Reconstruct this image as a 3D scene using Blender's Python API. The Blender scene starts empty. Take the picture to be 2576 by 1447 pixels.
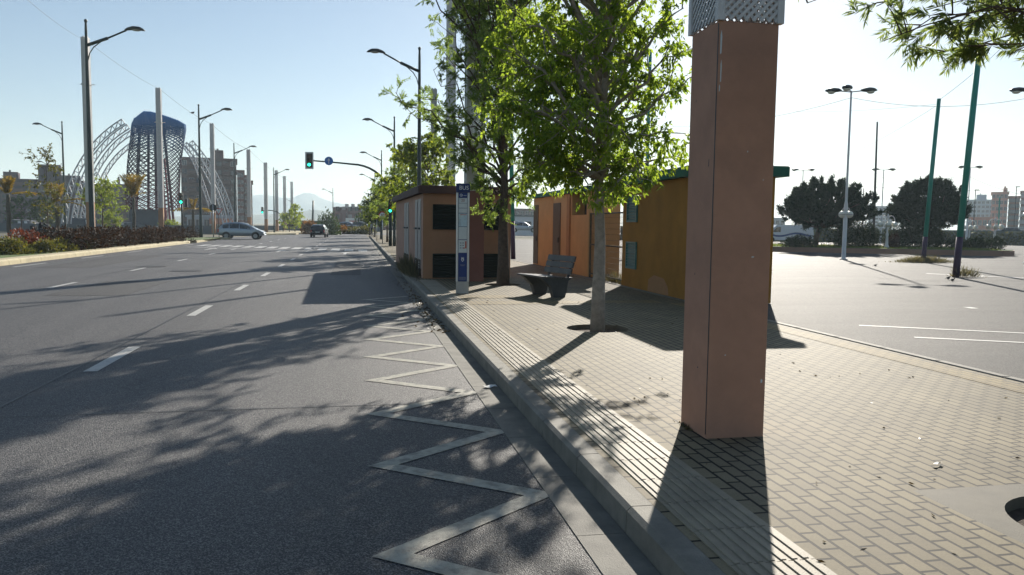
import bpy, math, random
import numpy as np
from mathutils import Vector, Matrix
SC = bpy.context.scene
COL = SC.collection
rad = math.radians
PI = math.pi

# ------------------------------------------------------------------ camera model
F, CX, CY = 1960.0, 1288.0, 723.5
CAM = Vector((0, 0, 1.7))
R = (Matrix.Rotation(-rad(11.22), 3, 'Z') @ Matrix.Rotation(PI/2 - rad(4.574), 3, 'X')
     @ Matrix.Rotation(rad(0.7), 3, 'Z'))
RT = R.transposed()


def ray(px, py):
    return R @ Vector(((px-CX)/F, (CY-py)/F, -1))


def G(px, py, z=0.0):
    d = ray(px, py)
    return CAM + d*((z-CAM.z)/d.z)


def P(px, py, depth):
    return CAM + ray(px, py)*depth


def D(px, depth, z=0.0):
    """point at view depth `depth`, in image column px, at height z"""
    a = R @ Vector(((px-CX)/F*depth, 0, -depth))
    k = R @ Vector((0, depth, 0))
    v = (z - CAM.z - a.z)/k.z
    return CAM + a + k*v


def zat(p, py):
    """height at which a plumb line through p crosses image row py"""
    q0 = RT @ (Vector((p[0], p[1], 0)) - CAM)
    k = RT @ Vector((0, 0, 1))
    s = (CY-py)/F
    return -(q0.y + s*q0.z)/(k.y + s*k.z)


# ------------------------------------------------------------------ mesh builder
class MB:
    def __init__(self):
        self.v, self.f = [], []

    def add(self, vs, fs):
        o = len(self.v)
        self.v += [tuple(p) for p in vs]
        self.f += [tuple(i+o for i in f) for f in fs]
        return self

    def box(self, c, s, rz=0.0, rx=0.0, ry=0.0):
        M = Matrix.Rotation(rz, 3, 'Z') @ Matrix.Rotation(ry, 3, 'Y') @ Matrix.Rotation(rx, 3, 'X')
        c = Vector(c)
        vs = [c + M @ Vector((x*s[0]/2, y*s[1]/2, z*s[2]/2)) for x in (-1, 1) for y in (-1, 1) for z in (-1, 1)]
        return self.add(vs, [(0, 1, 3, 2), (4, 6, 7, 5), (0, 4, 5, 1), (2, 3, 7, 6), (0, 2, 6, 4), (1, 5, 7, 3)])

    def cbox(self, c, s, b=0.01, rz=0.0):
        """box with chamfered vertical and top edges"""
        x, y = s[0]/2, s[1]/2
        o = [(-x+b, -y), (x-b, -y), (x, -y+b), (x, y-b), (x-b, y), (-x+b, y), (-x, y-b), (-x, -y+b)]
        k = [(px*(1-b/x), py*(1-b/y)) for px, py in o]
        c = Vector(c)
        M = Matrix.Rotation(rz, 3, 'Z')
        z0, z1 = -s[2]/2, s[2]/2
        vs = [c + M @ Vector((a[0], a[1], z0)) for a in o] + [c + M @ Vector((a[0], a[1], z1-b)) for a in o] + [c + M @ Vector((a[0], a[1], z1)) for a in k]
        fs = [tuple(range(7, -1, -1)), tuple(range(16, 24))]
        for r in (0, 8):
            fs += [(r+i, r+(i+1) % 8, r+8+(i+1) % 8, r+8+i) for i in range(8)]
        return self.add(vs, fs)

    def rect(self, x0, x1, y0, y1, z):
        return self.add([(x0, y0, z), (x1, y0, z), (x1, y1, z), (x0, y1, z)], [(0, 1, 2, 3)])

    def poly(self, pts):
        return self.add(pts, [tuple(range(len(pts)))])

    def prism(self, pts, vec):
        n = len(pts)
        vec = Vector(vec)
        vs = [Vector(p) for p in pts] + [Vector(p)+vec for p in pts]
        fs = [tuple(range(n-1, -1, -1)), tuple(range(n, 2*n))]
        fs += [(i, (i+1) % n, n+(i+1) % n, n+i) for i in range(n)]
        return self.add(vs, fs)

    def tube(self, pts, r, n=8, cap=True):
        pts = [Vector(p) for p in pts]
        m = len(pts)
        rr = list(r) if hasattr(r, '__len__') else [r]*m
        vs, fs = [], []
        up = None
        for i, p in enumerate(pts):
            t = (pts[min(i+1, m-1)] - pts[max(i-1, 0)])
            if t.length < 1e-9:
                t = Vector((0, 0, 1))
            t.normalize()
            if up is None:
                a = Vector((1, 0, 0)) if abs(t.x) < 0.8 else Vector((0, 1, 0))
            else:
                a = up
            u = (a - t*a.dot(t))
            if u.length < 1e-6:
                u = t.orthogonal()
            u.normalize()
            up = u
            w = t.cross(u)
            for k in range(n):
                an = 2*PI*(k+0.5)/n
                vs.append(p + (u*math.cos(an) + w*math.sin(an))*rr[i])
        for i in range(m-1):
            for k in range(n):
                fs.append((i*n+k, i*n+(k+1) % n, (i+1)*n+(k+1) % n, (i+1)*n+k))
        if cap:
            fs.append(tuple(range(n-1, -1, -1)))
            fs.append(tuple(range((m-1)*n, m*n)))
        return self.add(vs, fs)

    def bar(self, p, q, w, h=None):
        h = h or w
        p, q = Vector(p), Vector(q)
        t = (q-p).normalized()
        a = Vector((0, 0, 1)) if abs(t.z) < 0.9 else Vector((0, 1, 0))
        u = t.cross(a).normalized()*w/2
        v = u.cross(t).normalized()*h/2
        vs = [p-u-v, p+u-v, p+u+v, p-u+v, q-u-v, q+u-v, q+u+v, q-u+v]
        return self.add(vs, [(3, 2, 1, 0), (4, 5, 6, 7), (0, 1, 5, 4), (1, 2, 6, 5), (2, 3, 7, 6), (3, 0, 4, 7)])

    def lathe(self, prof, n=16, c=(0, 0, 0)):
        c = Vector(c)
        vs, fs = [], []
        for r, z in prof:
            for k in range(n):
                a = 2*PI*k/n
                vs.append(c + Vector((max(r, 1e-4)*math.cos(a), max(r, 1e-4)*math.sin(a), z)))
        for i in range(len(prof)-1):
            for k in range(n):
                fs.append((i*n+k, i*n+(k+1) % n, (i+1)*n+(k+1) % n, (i+1)*n+k))
        fs.append(tuple(range(n-1, -1, -1)))
        fs.append(tuple(range((len(prof)-1)*n, len(prof)*n)))
        return self.add(vs, fs)

    def ball(self, c, r, n=12, m=8, s=(1, 1, 1)):
        c = Vector(c)
        vs, fs = [], []
        for i in range(m+1):
            th = PI*i/m
            for k in range(n):
                a = 2*PI*k/n
                rr = max(math.sin(th), 1e-3)
                vs.append(c + Vector((r*s[0]*rr*math.cos(a), r*s[1]*rr*math.sin(a), -r*s[2]*math.cos(th))))
        for i in range(m):
            for k in range(n):
                fs.append((i*n+k, i*n+(k+1) % n, (i+1)*n+(k+1) % n, (i+1)*n+k))
        return self.add(vs, fs)

    def disc(self, c, r, nrm, th=0.01, n=20):
        c = Vector(c)
        nrm = Vector(nrm).normalized()
        return self.tube([c-nrm*th/2, c+nrm*th/2], r, n)

    def build(self, name, m, parent=None, smooth=False, loc=None):
        me = bpy.data.meshes.new(name)
        me.from_pydata(self.v, [], self.f)
        me.materials.append(m)
        if smooth:
            me.polygons.foreach_set('use_smooth', [True]*len(me.polygons))
        me.update()
        o = bpy.data.objects.new(name, me)
        COL.objects.link(o)
        if parent:
            o.parent = parent
        if loc is not None:
            o.location = loc
        return o


def tag(o, label, cat, group=None):
    o['label'] = label
    o['category'] = cat
    if group:
        o['group'] = group
    return o


def thing(name, label, cat, loc=(0, 0, 0), rz=0.0, group=None, scale=None):
    o = bpy.data.objects.new(name, None)
    o.empty_display_size = 0.1
    COL.objects.link(o)
    o.location = loc
    o.rotation_euler = (0, 0, rz)
    if scale is not None:
        o.scale = scale if hasattr(scale, '__len__') else (scale,)*3
    return tag(o, label, cat, group)


def struct(o):
    o['kind'] = 'structure'
    return o


def stuff(o):
    o['kind'] = 'stuff'
    return o


def kids(o):
    return [c for c in COL.objects if c.parent == o]


def dup(root, loc, rz=None, label=None, scale=None):
    r = root.copy()
    COL.objects.link(r)
    r.location = loc
    if rz is not None:
        r.rotation_euler = (0, 0, rz)
    if scale is not None:
        r.scale = scale if hasattr(scale, '__len__') else (scale,)*3
    if label:
        r['label'] = label
    for ch in kids(root):
        c = ch.copy()
        COL.objects.link(c)
        c.parent = r
        for g in kids(ch):
            d = g.copy()
            COL.objects.link(d)
            d.parent = c
    return r


def words(txt, size, m, name, parent, loc, rot, th=0.002):
    cu = bpy.data.curves.new(name, 'FONT')
    cu.body = txt
    cu.size = size
    cu.extrude = th
    cu.align_x = 'CENTER'
    cu.align_y = 'CENTER'
    t = bpy.data.objects.new(name, cu)
    COL.objects.link(t)
    dg = bpy.context.evaluated_depsgraph_get()
    me = bpy.data.meshes.new_from_object(t.evaluated_get(dg))
    bpy.data.objects.remove(t)
    me.materials.clear()
    me.materials.append(m)
    o = bpy.data.objects.new(name, me)
    COL.objects.link(o)
    o.parent = parent
    o.location = loc
    o.rotation_euler = rot
    return o


# ------------------------------------------------------------------ materials
def nt(m):
    m.use_nodes = True
    n = m.node_tree.nodes
    return m.node_tree, n, m.node_tree.links, n['Principled BSDF']


def pm(name, col, rough=0.7, metal=0.0, var=0.12, scale=6.0, bump=0.0, bscale=60.0, spec=0.4, stain=None, sscale=1.2, samt=0.5, grime=0.0):
    """painted / plain surface: base colour with noise variation, optional stains of another colour and fine bump"""
    m = bpy.data.materials.new(name)
    t, n, l, b = nt(m)
    tc = n.new('ShaderNodeTexCoord')
    no = n.new('ShaderNodeTexNoise')
    no.inputs['Scale'].default_value = scale
    no.inputs['Detail'].default_value = 6
    no.inputs['Roughness'].default_value = 0.65
    l.new(tc.outputs['Object'], no.inputs['Vector'])
    rp = n.new('ShaderNodeValToRGB')
    e = rp.color_ramp.elements
    e[0].position, e[1].position = 0.3, 0.7
    e[0].color = [c*(1-var) for c in col] + [1]
    e[1].color = [min(1, c*(1+var)) for c in col] + [1]
    l.new(no.outputs['Fac'], rp.inputs['Fac'])
    out = rp.outputs['Color']
    if stain is not None:
        n2 = n.new('ShaderNodeTexNoise')
        n2.inputs['Scale'].default_value = sscale
        n2.inputs['Detail'].default_value = 8
        n2.inputs['Roughness'].default_value = 0.7
        l.new(tc.outputs['Object'], n2.inputs['Vector'])
        r2 = n.new('ShaderNodeValToRGB')
        r2.color_ramp.elements[0].position = 0.48
        r2.color_ramp.elements[1].position = 0.75
        r2.color_ramp.elements[0].color = (0, 0, 0, 1)
        r2.color_ramp.elements[1].color = (samt, samt, samt, 1)
        l.new(n2.outputs['Fac'], r2.inputs['Fac'])
        mx = n.new('ShaderNodeMixRGB')
        l.new(r2.outputs['Color'], mx.inputs['Fac'])
        l.new(out, mx.inputs['Color1'])
        mx.inputs['Color2'].default_value = list(stain) + [1]
        out = mx.outputs['Color']
    l.new(out, b.inputs['Base Color'])
    b.inputs['Roughness'].default_value = rough
    b.inputs['Metallic'].default_value = metal
    b.inputs['Specular IOR Level'].default_value = spec
    if bump:
        n3 = n.new('ShaderNodeTexNoise')
        n3.inputs['Scale'].default_value = bscale
        n3.inputs['Detail'].default_value = 4
        l.new(tc.outputs['Object'], n3.inputs['Vector'])
        bp = n.new('ShaderNodeBump')
        bp.inputs['Strength'].default_value = bump
        bp.inputs['Distance'].default_value = 0.01
        l.new(n3.outputs['Fac'], bp.inputs['Height'])
        l.new(bp.outputs['Normal'], b.inputs['Normal'])
    return m


def leafmat(name, c1, c2, trans=0.45, tcol=None, rough=0.5, spec=0.35):
    m = bpy.data.materials.new(name)
    t, n, l, b = nt(m)
    ge = n.new('ShaderNodeNewGeometry')
    rp = n.new('ShaderNodeValToRGB')
    rp.color_ramp.elements[0].color = list(c1) + [1]
    rp.color_ramp.elements[1].color = list(c2) + [1]
    l.new(ge.outputs['Random Per Island'], rp.inputs['Fac'])
    l.new(rp.outputs['Color'], b.inputs['Base Color'])
    b.inputs['Roughness'].default_value = rough
    b.inputs['Specular IOR Level'].default_value = spec
    tr = n.new('ShaderNodeBsdfTranslucent')
    mu = n.new('ShaderNodeMixRGB')
    mu.blend_type = 'MULTIPLY'
    mu.inputs['Fac'].default_value = 1
    l.new(rp.outputs['Color'], mu.inputs['Color1'])
    mu.inputs['Color2'].default_value = list(tcol or (2.2, 2.0, 0.9)) + [1]
    l.new(mu.outputs['Color'], tr.inputs['Color'])
    mx = n.new('ShaderNodeMixShader')
    mx.inputs['Fac'].default_value = trans
    l.new(b.outputs['BSDF'], mx.inputs[1])
    l.new(tr.outputs['BSDF'], mx.inputs[2])
    l.new(mx.outputs['Shader'], n['Material Output'].inputs['Surface'])
    return m


def asphalt(name, base, light, dark, agg=170.0, streak=True, rough=0.75, spec=0.5):
    m = bpy.data.materials.new(name)
    t, n, l, b = nt(m)
    tc = n.new('ShaderNodeTexCoord')
    vo = n.new('ShaderNodeTexVoronoi')
    vo.inputs['Scale'].default_value = agg
    l.new(tc.outputs['Object'], vo.inputs['Vector'])
    sp = n.new('ShaderNodeSeparateColor')
    l.new(vo.outputs['Color'], sp.inputs['Color'])
    rp = n.new('ShaderNodeValToRGB')
    e = rp.color_ramp.elements
    e[0].position, e[1].position = 0.0, 1.0
    e[0].color = list(dark) + [1]
    e[1].color = list(light) + [1]
    k = rp.color_ramp.elements.new(0.55)
    k.color = list(base) + [1]
    l.new(sp.outputs['Red'], rp.inputs['Fac'])
    # broad tonal wear, drawn out along the driving direction
    mp = n.new('ShaderNodeMapping')
    mp.inputs['Scale'].default_value = (1.1, 0.09, 1) if streak else (0.10, 0.75, 1)
    l.new(tc.outputs['Object'], mp.inputs['Vector'])
    no = n.new('ShaderNodeTexNoise')
    no.inputs['Scale'].default_value = 0.8
    no.inputs['Detail'].default_value = 9
    no.inputs['Roughness'].default_value = 0.62
    l.new(mp.outputs['Vector'], no.inputs['Vector'])
    r2 = n.new('ShaderNodeValToRGB')
    r2.color_ramp.elements[0].position, r2.color_ramp.elements[1].position = 0.3, 0.72
    r2.color_ramp.elements[0].color = (0.72, 0.72, 0.72, 1) if streak else (0.52, 0.52, 0.53, 1)
    r2.color_ramp.elements[1].color = (1.25, 1.23, 1.2, 1) if streak else (1.3, 1.28, 1.24, 1)
    l.new(no.outputs['Fac'], r2.inputs['Fac'])
    mu = n.new('ShaderNodeMixRGB')
    mu.blend_type = 'MULTIPLY'
    mu.inputs['Fac'].default_value = 1
    l.new(rp.outputs['Color'], mu.inputs['Color1'])
    l.new(r2.outputs['Color'], mu.inputs['Color2'])
    # hairline cracks
    vc = n.new('ShaderNodeTexVoronoi')
    vc.feature = 'DISTANCE_TO_EDGE'
    vc.inputs['Scale'].default_value = 0.16
    nd = n.new('ShaderNodeTexNoise')
    nd.inputs['Scale'].default_value = 1.5
    nd.inputs['Detail'].default_value = 6
    l.new(tc.outputs['Object'], nd.inputs['Vector'])
    ad = n.new('ShaderNodeMixRGB')
    ad.blend_type = 'ADD'
    ad.inputs['Fac'].default_value = 1.0
    l.new(tc.outputs['Object'], ad.inputs['Color1'])
    l.new(nd.outputs['Color'], ad.inputs['Color2'])
    l.new(ad.outputs['Color'], vc.inputs['Vector'])
    rc = n.new('ShaderNodeValToRGB')
    rc.color_ramp.elements[0].position, rc.color_ramp.elements[1].position = 0.0, 0.0035
    rc.color_ramp.elements[0].color = (0.72, 0.72, 0.72, 1)
    rc.color_ramp.elements[1].color = (1, 1, 1, 1)
    l.new(vc.outputs['Distance'], rc.inputs['Fac'])
    m2 = n.new('ShaderNodeMixRGB')
    m2.blend_type = 'MULTIPLY'
    m2.inputs['Fac'].default_value = 1
    l.new(mu.outputs['Color'], m2.inputs['Color1'])
    l.new(rc.outputs['Color'], m2.inputs['Color2'])
    l.new(m2.outputs['Color'], b.inputs['Base Color'])
    b.inputs['Roughness'].default_value = rough
    b.inputs['Specular IOR Level'].default_value = spec
    bp = n.new('ShaderNodeBump')
    bp.inputs['Strength'].default_value = 0.9
    bp.inputs['Distance'].default_value = 0.006
    l.new(vo.outputs['Distance'], bp.inputs['Height'])
    l.new(bp.outputs['Normal'], b.inputs['Normal'])
    return m


def pavers(name, c1, c2, mortar, bw=0.2, bh=0.1, ms=0.006, along_y=True, offset=0.5):
    m = bpy.data.materials.new(name)
    t, n, l, b = nt(m)
    tc = n.new('ShaderNodeTexCoord')
    mp = n.new('ShaderNodeMapping')
    if along_y:
        mp.inputs['Rotation'].default_value = (0, 0, PI/2)
    l.new(tc.outputs['Object'], mp.inputs['Vector'])
    br = n.new('ShaderNodeTexBrick')
    br.offset = offset
    br.inputs['Color1'].default_value = list(c1) + [1]
    br.inputs['Color2'].default_value = list(c2) + [1]
    br.inputs['Mortar'].default_value = list(mortar) + [1]
    br.inputs['Scale'].default_value = 1
    br.inputs['Mortar Size'].default_value = ms
    br.inputs['Mortar Smooth'].default_value = 0.05
    br.inputs['Brick Width'].default_value = bw
    br.inputs['Row Height'].default_value = bh
    l.new(mp.outputs['Vector'], br.inputs['Vector'])
    no = n.new('ShaderNodeTexNoise')
    no.inputs['Scale'].default_value = 1.1
    no.inputs['Detail'].default_value = 9
    no.inputs['Roughness'].default_value = 0.7
    l.new(tc.outputs['Object'], no.inputs['Vector'])
    r2 = n.new('ShaderNodeValToRGB')
    r2.color_ramp.elements[0].position, r2.color_ramp.elements[1].position = 0.3, 0.7
    r2.color_ramp.elements[0].color = (0.74, 0.74, 0.74, 1)
    r2.color_ramp.elements[1].color = (1.12, 1.11, 1.08, 1)
    l.new(no.outputs['Fac'], r2.inputs['Fac'])
    mu = n.new('ShaderNodeMixRGB')
    mu.blend_type = 'MULTIPLY'
    mu.inputs['Fac'].default_value = 1
    l.new(br.outputs['Color'], mu.inputs['Color1'])
    l.new(r2.outputs['Color'], mu.inputs['Color2'])
    n2 = n.new('ShaderNodeTexNoise')
    n2.inputs['Scale'].default_value = 130
    n2.inputs['Detail'].default_value = 3
    l.new(tc.outputs['Object'], n2.inputs['Vector'])
    r3 = n.new('ShaderNodeValToRGB')
    r3.color_ramp.elements[0].position, r3.color_ramp.elements[1].position = 0.25, 0.75
    r3.color_ramp.elements[0].color = (0.8, 0.8, 0.8, 1)
    r3.color_ramp.elements[1].color = (1.12, 1.12, 1.12, 1)
    l.new(n2.outputs['Fac'], r3.inputs['Fac'])
    m3 = n.new('ShaderNodeMixRGB')
    m3.blend_type = 'MULTIPLY'
    m3.inputs['Fac'].default_value = 1
    l.new(mu.outputs['Color'], m3.inputs['Color1'])
    l.new(r3.outputs['Color'], m3.inputs['Color2'])
    l.new(m3.outputs['Color'], b.inputs['Base Color'])
    b.inputs['Roughness'].default_value = 0.75
    b.inputs['Specular IOR Level'].default_value = 0.22
    iv = n.new('ShaderNodeMath')
    iv.operation = 'SUBTRACT'
    iv.inputs[0].default_value = 1
    l.new(br.outputs['Fac'], iv.inputs[1])
    ad = n.new('ShaderNodeMath')
    ad.operation = 'MULTIPLY_ADD'
    ad.inputs[1].default_value = 0.12
    l.new(n2.outputs['Fac'], ad.inputs[0])
    l.new(iv.outputs[0], ad.inputs[2])
    bp = n.new('ShaderNodeBump')
    bp.inputs['Strength'].default_value = 0.8
    bp.inputs['Distance'].default_value = 0.006
    l.new(ad.outputs[0], bp.inputs['Height'])
    l.new(bp.outputs['Normal'], b.inputs['Normal'])
    return m


def glow(name, col, s):
    m = bpy.data.materials.new(name)
    t, n, l, b = nt(m)
    b.inputs['Base Color'].default_value = list(col) + [1]
    b.inputs['Emission Color'].default_value = list(col) + [1]
    b.inputs['Emission Strength'].default_value = s
    return m


def glass(name, col, rough=0.05, alpha=None):
    m = bpy.data.materials.new(name)
    t, n, l, b = nt(m)
    b.inputs['Base Color'].default_value = list(col) + [1]
    b.inputs['Roughness'].default_value = rough
    b.inputs['Specular IOR Level'].default_value = 0.9
    return m


M = {}
M['road'] = asphalt('road_asphalt', (0.045, 0.044, 0.049), (0.24, 0.23, 0.22), (0.010, 0.010, 0.013), agg=150, spec=0.45, rough=0.62)
M['road_patch'] = asphalt('patch_asphalt', (0.043, 0.042, 0.045), (0.15, 0.145, 0.14), (0.012, 0.012, 0.014), agg=230, spec=0.4, rough=0.7)
M['tar'] = pm('tar', (0.015, 0.015, 0.016), 0.5, var=0.3)
M['plaza'] = asphalt('plaza_asphalt', (0.056, 0.054, 0.053), (0.14, 0.133, 0.125), (0.024, 0.023, 0.023), agg=105, streak=False, rough=0.72, spec=0.2)
M['paver'] = pavers('sidewalk_pavers', (0.265, 0.222, 0.142), (0.21, 0.175, 0.115), (0.022, 0.019, 0.015), ms=0.0095)
M['paver_yellow'] = pavers('yellow_pavers', (0.30, 0.23, 0.11), (0.25, 0.19, 0.10), (0.07, 0.06, 0.04), ms=0.008)
M['concrete'] = pm('kerb_concrete', (0.20, 0.187, 0.155), 0.75, var=0.25, scale=5, bump=0.35, bscale=120, stain=(0.10, 0.095, 0.085), sscale=2.2)
M['gutter'] = pm('gutter_concrete', (0.17, 0.16, 0.135), 0.75, var=0.25, scale=4, bump=0.35, bscale=120, stain=(0.07, 0.065, 0.06), sscale=1.6, samt=0.7)
M['slab'] = pm('slab_concrete', (0.118, 0.104, 0.074), 0.75, var=0.2, scale=5, bump=0.3, bscale=140, stain=(0.16, 0.14, 0.11), sscale=2)
M['tactile'] = pm('tactile_tiles', (0.29, 0.25, 0.18), 0.65, var=0.18, scale=3, bump=0.25, bscale=120, stain=(0.16, 0.14, 0.12), sscale=1.7)
M['median_kerb'] = pm('median_kerb', (0.50, 0.43, 0.27), 0.8, var=0.12, scale=3, stain=(0.25, 0.21, 0.14), sscale=1.2)
M['paint'] = pm('road_paint', (0.52, 0.51, 0.48), 0.6, var=0.22, scale=9, bump=0.5, bscale=170, stain=(0.10, 0.10, 0.10), sscale=9, samt=0.95)
M['paint_old'] = pm('worn_road_paint', (0.38, 0.36, 0.295), 0.65, var=0.28, scale=11, bump=0.6, bscale=170, stain=(0.07, 0.07, 0.07), sscale=8, samt=0.95)
M['soil'] = pm('soil', (0.07, 0.05, 0.035), 0.95, var=0.4, scale=18, bump=1.0, bscale=50)
M['earth'] = pm('earth', (0.16, 0.14, 0.095), 0.95, var=0.3, scale=0.15, stain=(0.07, 0.10, 0.04), sscale=0.05)
M['lawn'] = pm('lawn_soil', (0.09, 0.13, 0.03), 0.95, var=0.35, scale=0.6, stain=(0.12, 0.10, 0.05), sscale=0.4)
M['maroon'] = pm('column_paint_shaded', (0.25, 0.11, 0.085), 0.8, var=0.1, scale=2, stain=(0.3, 0.13, 0.1), sscale=0.9)  # column terracotta with its shade mixed in, hence the maroon
M['pillar'] = pm('pillar_paint', (0.46, 0.25, 0.168), 0.8, var=0.10, scale=3, bump=0.3, bscale=160, stain=(0.31, 0.175, 0.125), sscale=1.7, samt=0.6)
M['column_orange'] = pm('column_paint', (0.40, 0.215, 0.12), 0.8, var=0.1, scale=2, stain=(0.3, 0.19, 0.13), sscale=0.9)
M['lattice'] = pm('white_lattice', (0.62, 0.61, 0.60), 0.5, var=0.08, scale=4)
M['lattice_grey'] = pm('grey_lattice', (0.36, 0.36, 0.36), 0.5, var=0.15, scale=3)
M['lamp_green'] = pm('lamp_green_paint', (0.022, 0.038, 0.034), 0.45, var=0.2, scale=3, spec=0.5)
M['lamp_head'] = pm('lamp_head_grey', (0.05, 0.058, 0.06), 0.4, var=0.1)
M['lamp_lens'] = glass('lamp_lens', (0.35, 0.33, 0.30), 0.15)
M['white_metal'] = pm('white_metal', (0.66, 0.66, 0.64), 0.45, var=0.08, scale=2)
M['globe'] = glass('globe_glass', (0.72, 0.70, 0.58), 0.2)
M['teal'] = pm('teal_paint', (0.02, 0.27, 0.195), 0.5, var=0.12, scale=2)
M['purple'] = pm('purple_paint', (0.05, 0.022, 0.06), 0.6, var=0.2, scale=2)
M['darkmetal'] = pm('dark_metal', (0.03, 0.032, 0.035), 0.5, var=0.2)
M['rust'] = pm('gate_metal', (0.09, 0.075, 0.05), 0.7, var=0.3, scale=8)
M['brown_wall'] = pm('kiosk_brown_paint', (0.42, 0.225, 0.125), 0.85, var=0.1, scale=2, bump=0.3, bscale=90, stain=(0.33, 0.20, 0.13), sscale=0.9)
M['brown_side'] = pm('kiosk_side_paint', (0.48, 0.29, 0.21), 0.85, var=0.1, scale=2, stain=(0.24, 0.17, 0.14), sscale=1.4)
M['roof_brown'] = pm('kiosk_roof', (0.085, 0.05, 0.042), 0.8, var=0.2, scale=2)
M['vent'] = pm('vent_dark_green', (0.012, 0.017, 0.013), 0.6, var=0.2)
M['door_grey'] = pm('door_grey', (0.40, 0.375, 0.35), 0.5, var=0.12, scale=3, stain=(0.2, 0.16, 0.13), sscale=3)
M['ochre'] = pm('ochre_paint', (0.38, 0.18, 0.03), 0.85, var=0.16, scale=1.6, bump=0.3, bscale=90, stain=(0.26, 0.115, 0.02), sscale=0.7, samt=0.7)
M['orange'] = pm('orange_bounce_lit', (0.60, 0.36, 0.155), 0.8, var=0.1, scale=1.5, bump=0.2, bscale=90)  # orange lightened to hold the light bounced off the sunlit pavement
M['beige'] = pm('beige_orange_paint', (0.58, 0.37, 0.185), 0.8, var=0.08, scale=1.5)
M['tan'] = pm('tan_paint', (0.42, 0.22, 0.10), 0.8, var=0.1)
M['door_brown'] = pm('door_brown', (0.09, 0.055, 0.035), 0.55, var=0.15)
M['roof_green'] = pm('roof_green', (0.02, 0.13, 0.085), 0.7, var=0.2, scale=2)
M['louvre'] = pm('louvre_teal', (0.07, 0.22, 0.22), 0.4, var=0.12)
M['bench'] = pm('bench_slate', (0.055, 0.06, 0.065), 0.5, var=0.2, scale=6, bump=0.2)
M['bench_wood'] = pm('bench_plank', (0.075, 0.07, 0.068), 0.45, var=0.3, scale=5, stain=(0.16, 0.13, 0.10), sscale=6)
M['alu'] = pm('totem_aluminium', (0.55, 0.57, 0.58), 0.35, metal=0.7, var=0.06)
M['plinth'] = pm('totem_plinth', (0.42, 0.41, 0.39), 0.5, metal=0.3, var=0.1)
M['blue'] = pm('sign_blue', (0.014, 0.032, 0.125), 0.4, var=0.05)
M['blue2'] = pm('totem_blue', (0.015, 0.04, 0.18), 0.4, var=0.05)
M['signblue'] = pm('round_sign_blue', (0.03, 0.16, 0.50), 0.4, var=0.05)
M['white'] = pm('white_paint', (0.75, 0.76, 0.76), 0.45, var=0.04)
M['pale'] = pm('paper_pale', (0.62, 0.66, 0.66), 0.5, var=0.05, scale=8)
M['map'] = pm('map_paper', (0.50, 0.64, 0.70), 0.5, var=0.15, scale=14, stain=(0.7, 0.66, 0.5), sscale=9)
M['redprint'] = pm('red_print', (0.50, 0.10, 0.06), 0.5, var=0.1)
M['greyprint'] = pm('grey_print', (0.25, 0.27, 0.30), 0.5, var=0.1)
M['red'] = pm('sign_red', (0.50, 0.03, 0.03), 0.4, var=0.05)
M['black'] = pm('black_paint', (0.012, 0.012, 0.013), 0.5, var=0.2)
M['amber'] = pm('dark_lens', (0.08, 0.035, 0.015), 0.3, var=0.1)
M['green_lit'] = glow('green_signal', (0.02, 0.95, 0.55), 3.0)
M['bark_pale'] = pm('bark_pale', (0.30, 0.26, 0.215), 0.9, var=0.3, scale=9, bump=0.5, bscale=30, stain=(0.13, 0.11, 0.09), sscale=5)
M['bark'] = pm('bark_brown', (0.11, 0.075, 0.055), 0.9, var=0.35, scale=10, bump=0.6, bscale=30)
M['bark_palm'] = pm('bark_palm', (0.10, 0.085, 0.065), 0.95, var=0.35, scale=6, bump=0.6, bscale=12)
M['leaf_main'] = leafmat('leaf_hackberry', (0.06, 0.10, 0.028), (0.14, 0.185, 0.045), 0.64, (3.6, 3.4, 1.2))
M['leaf_feather'] = leafmat('leaf_feathery', (0.065, 0.105, 0.045), (0.13, 0.175, 0.065), 0.62, (3.4, 3.2, 1.4))
M['leaf_grevillea'] = leafmat('leaf_silver_oak', (0.08, 0.115, 0.06), (0.18, 0.20, 0.085), 0.55, (2.5, 2.6, 1.3))
M['leaf_fresh'] = leafmat('leaf_fresh', (0.07, 0.11, 0.025), (0.15, 0.18, 0.04), 0.55, (2.9, 2.7, 0.9))
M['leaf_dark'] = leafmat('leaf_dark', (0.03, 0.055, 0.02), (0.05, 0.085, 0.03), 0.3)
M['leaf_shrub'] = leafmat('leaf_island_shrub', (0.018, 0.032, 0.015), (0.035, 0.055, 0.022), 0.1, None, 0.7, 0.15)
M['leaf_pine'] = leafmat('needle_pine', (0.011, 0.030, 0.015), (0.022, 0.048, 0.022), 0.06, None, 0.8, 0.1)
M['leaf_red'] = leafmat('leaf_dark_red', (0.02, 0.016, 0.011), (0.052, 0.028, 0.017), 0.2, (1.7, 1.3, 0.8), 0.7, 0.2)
M['leaf_scarlet'] = leafmat('leaf_scarlet', (0.075, 0.028, 0.016), (0.17, 0.05, 0.02), 0.35, (1.8, 1.2, 0.9))
M['leaf_olive'] = leafmat('leaf_olive', (0.05, 0.065, 0.018), (0.12, 0.11, 0.03), 0.4)
M['leaf_orange'] = leafmat('leaf_rusty', (0.10, 0.055, 0.02), (0.20, 0.09, 0.02), 0.4)
M['frond'] = leafmat('palm_frond', (0.13, 0.13, 0.025), (0.30, 0.20, 0.04), 0.45, (2.0, 1.7, 0.8))
M['grass'] = leafmat('grass_blade', (0.06, 0.10, 0.02), (0.14, 0.17, 0.04), 0.4)
M['weed'] = leafmat('dry_weed', (0.07, 0.07, 0.05), (0.16, 0.145, 0.11), 0.3)
M['litter'] = leafmat('leaf_litter', (0.05, 0.035, 0.02), (0.14, 0.10, 0.05), 0.1)
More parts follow.
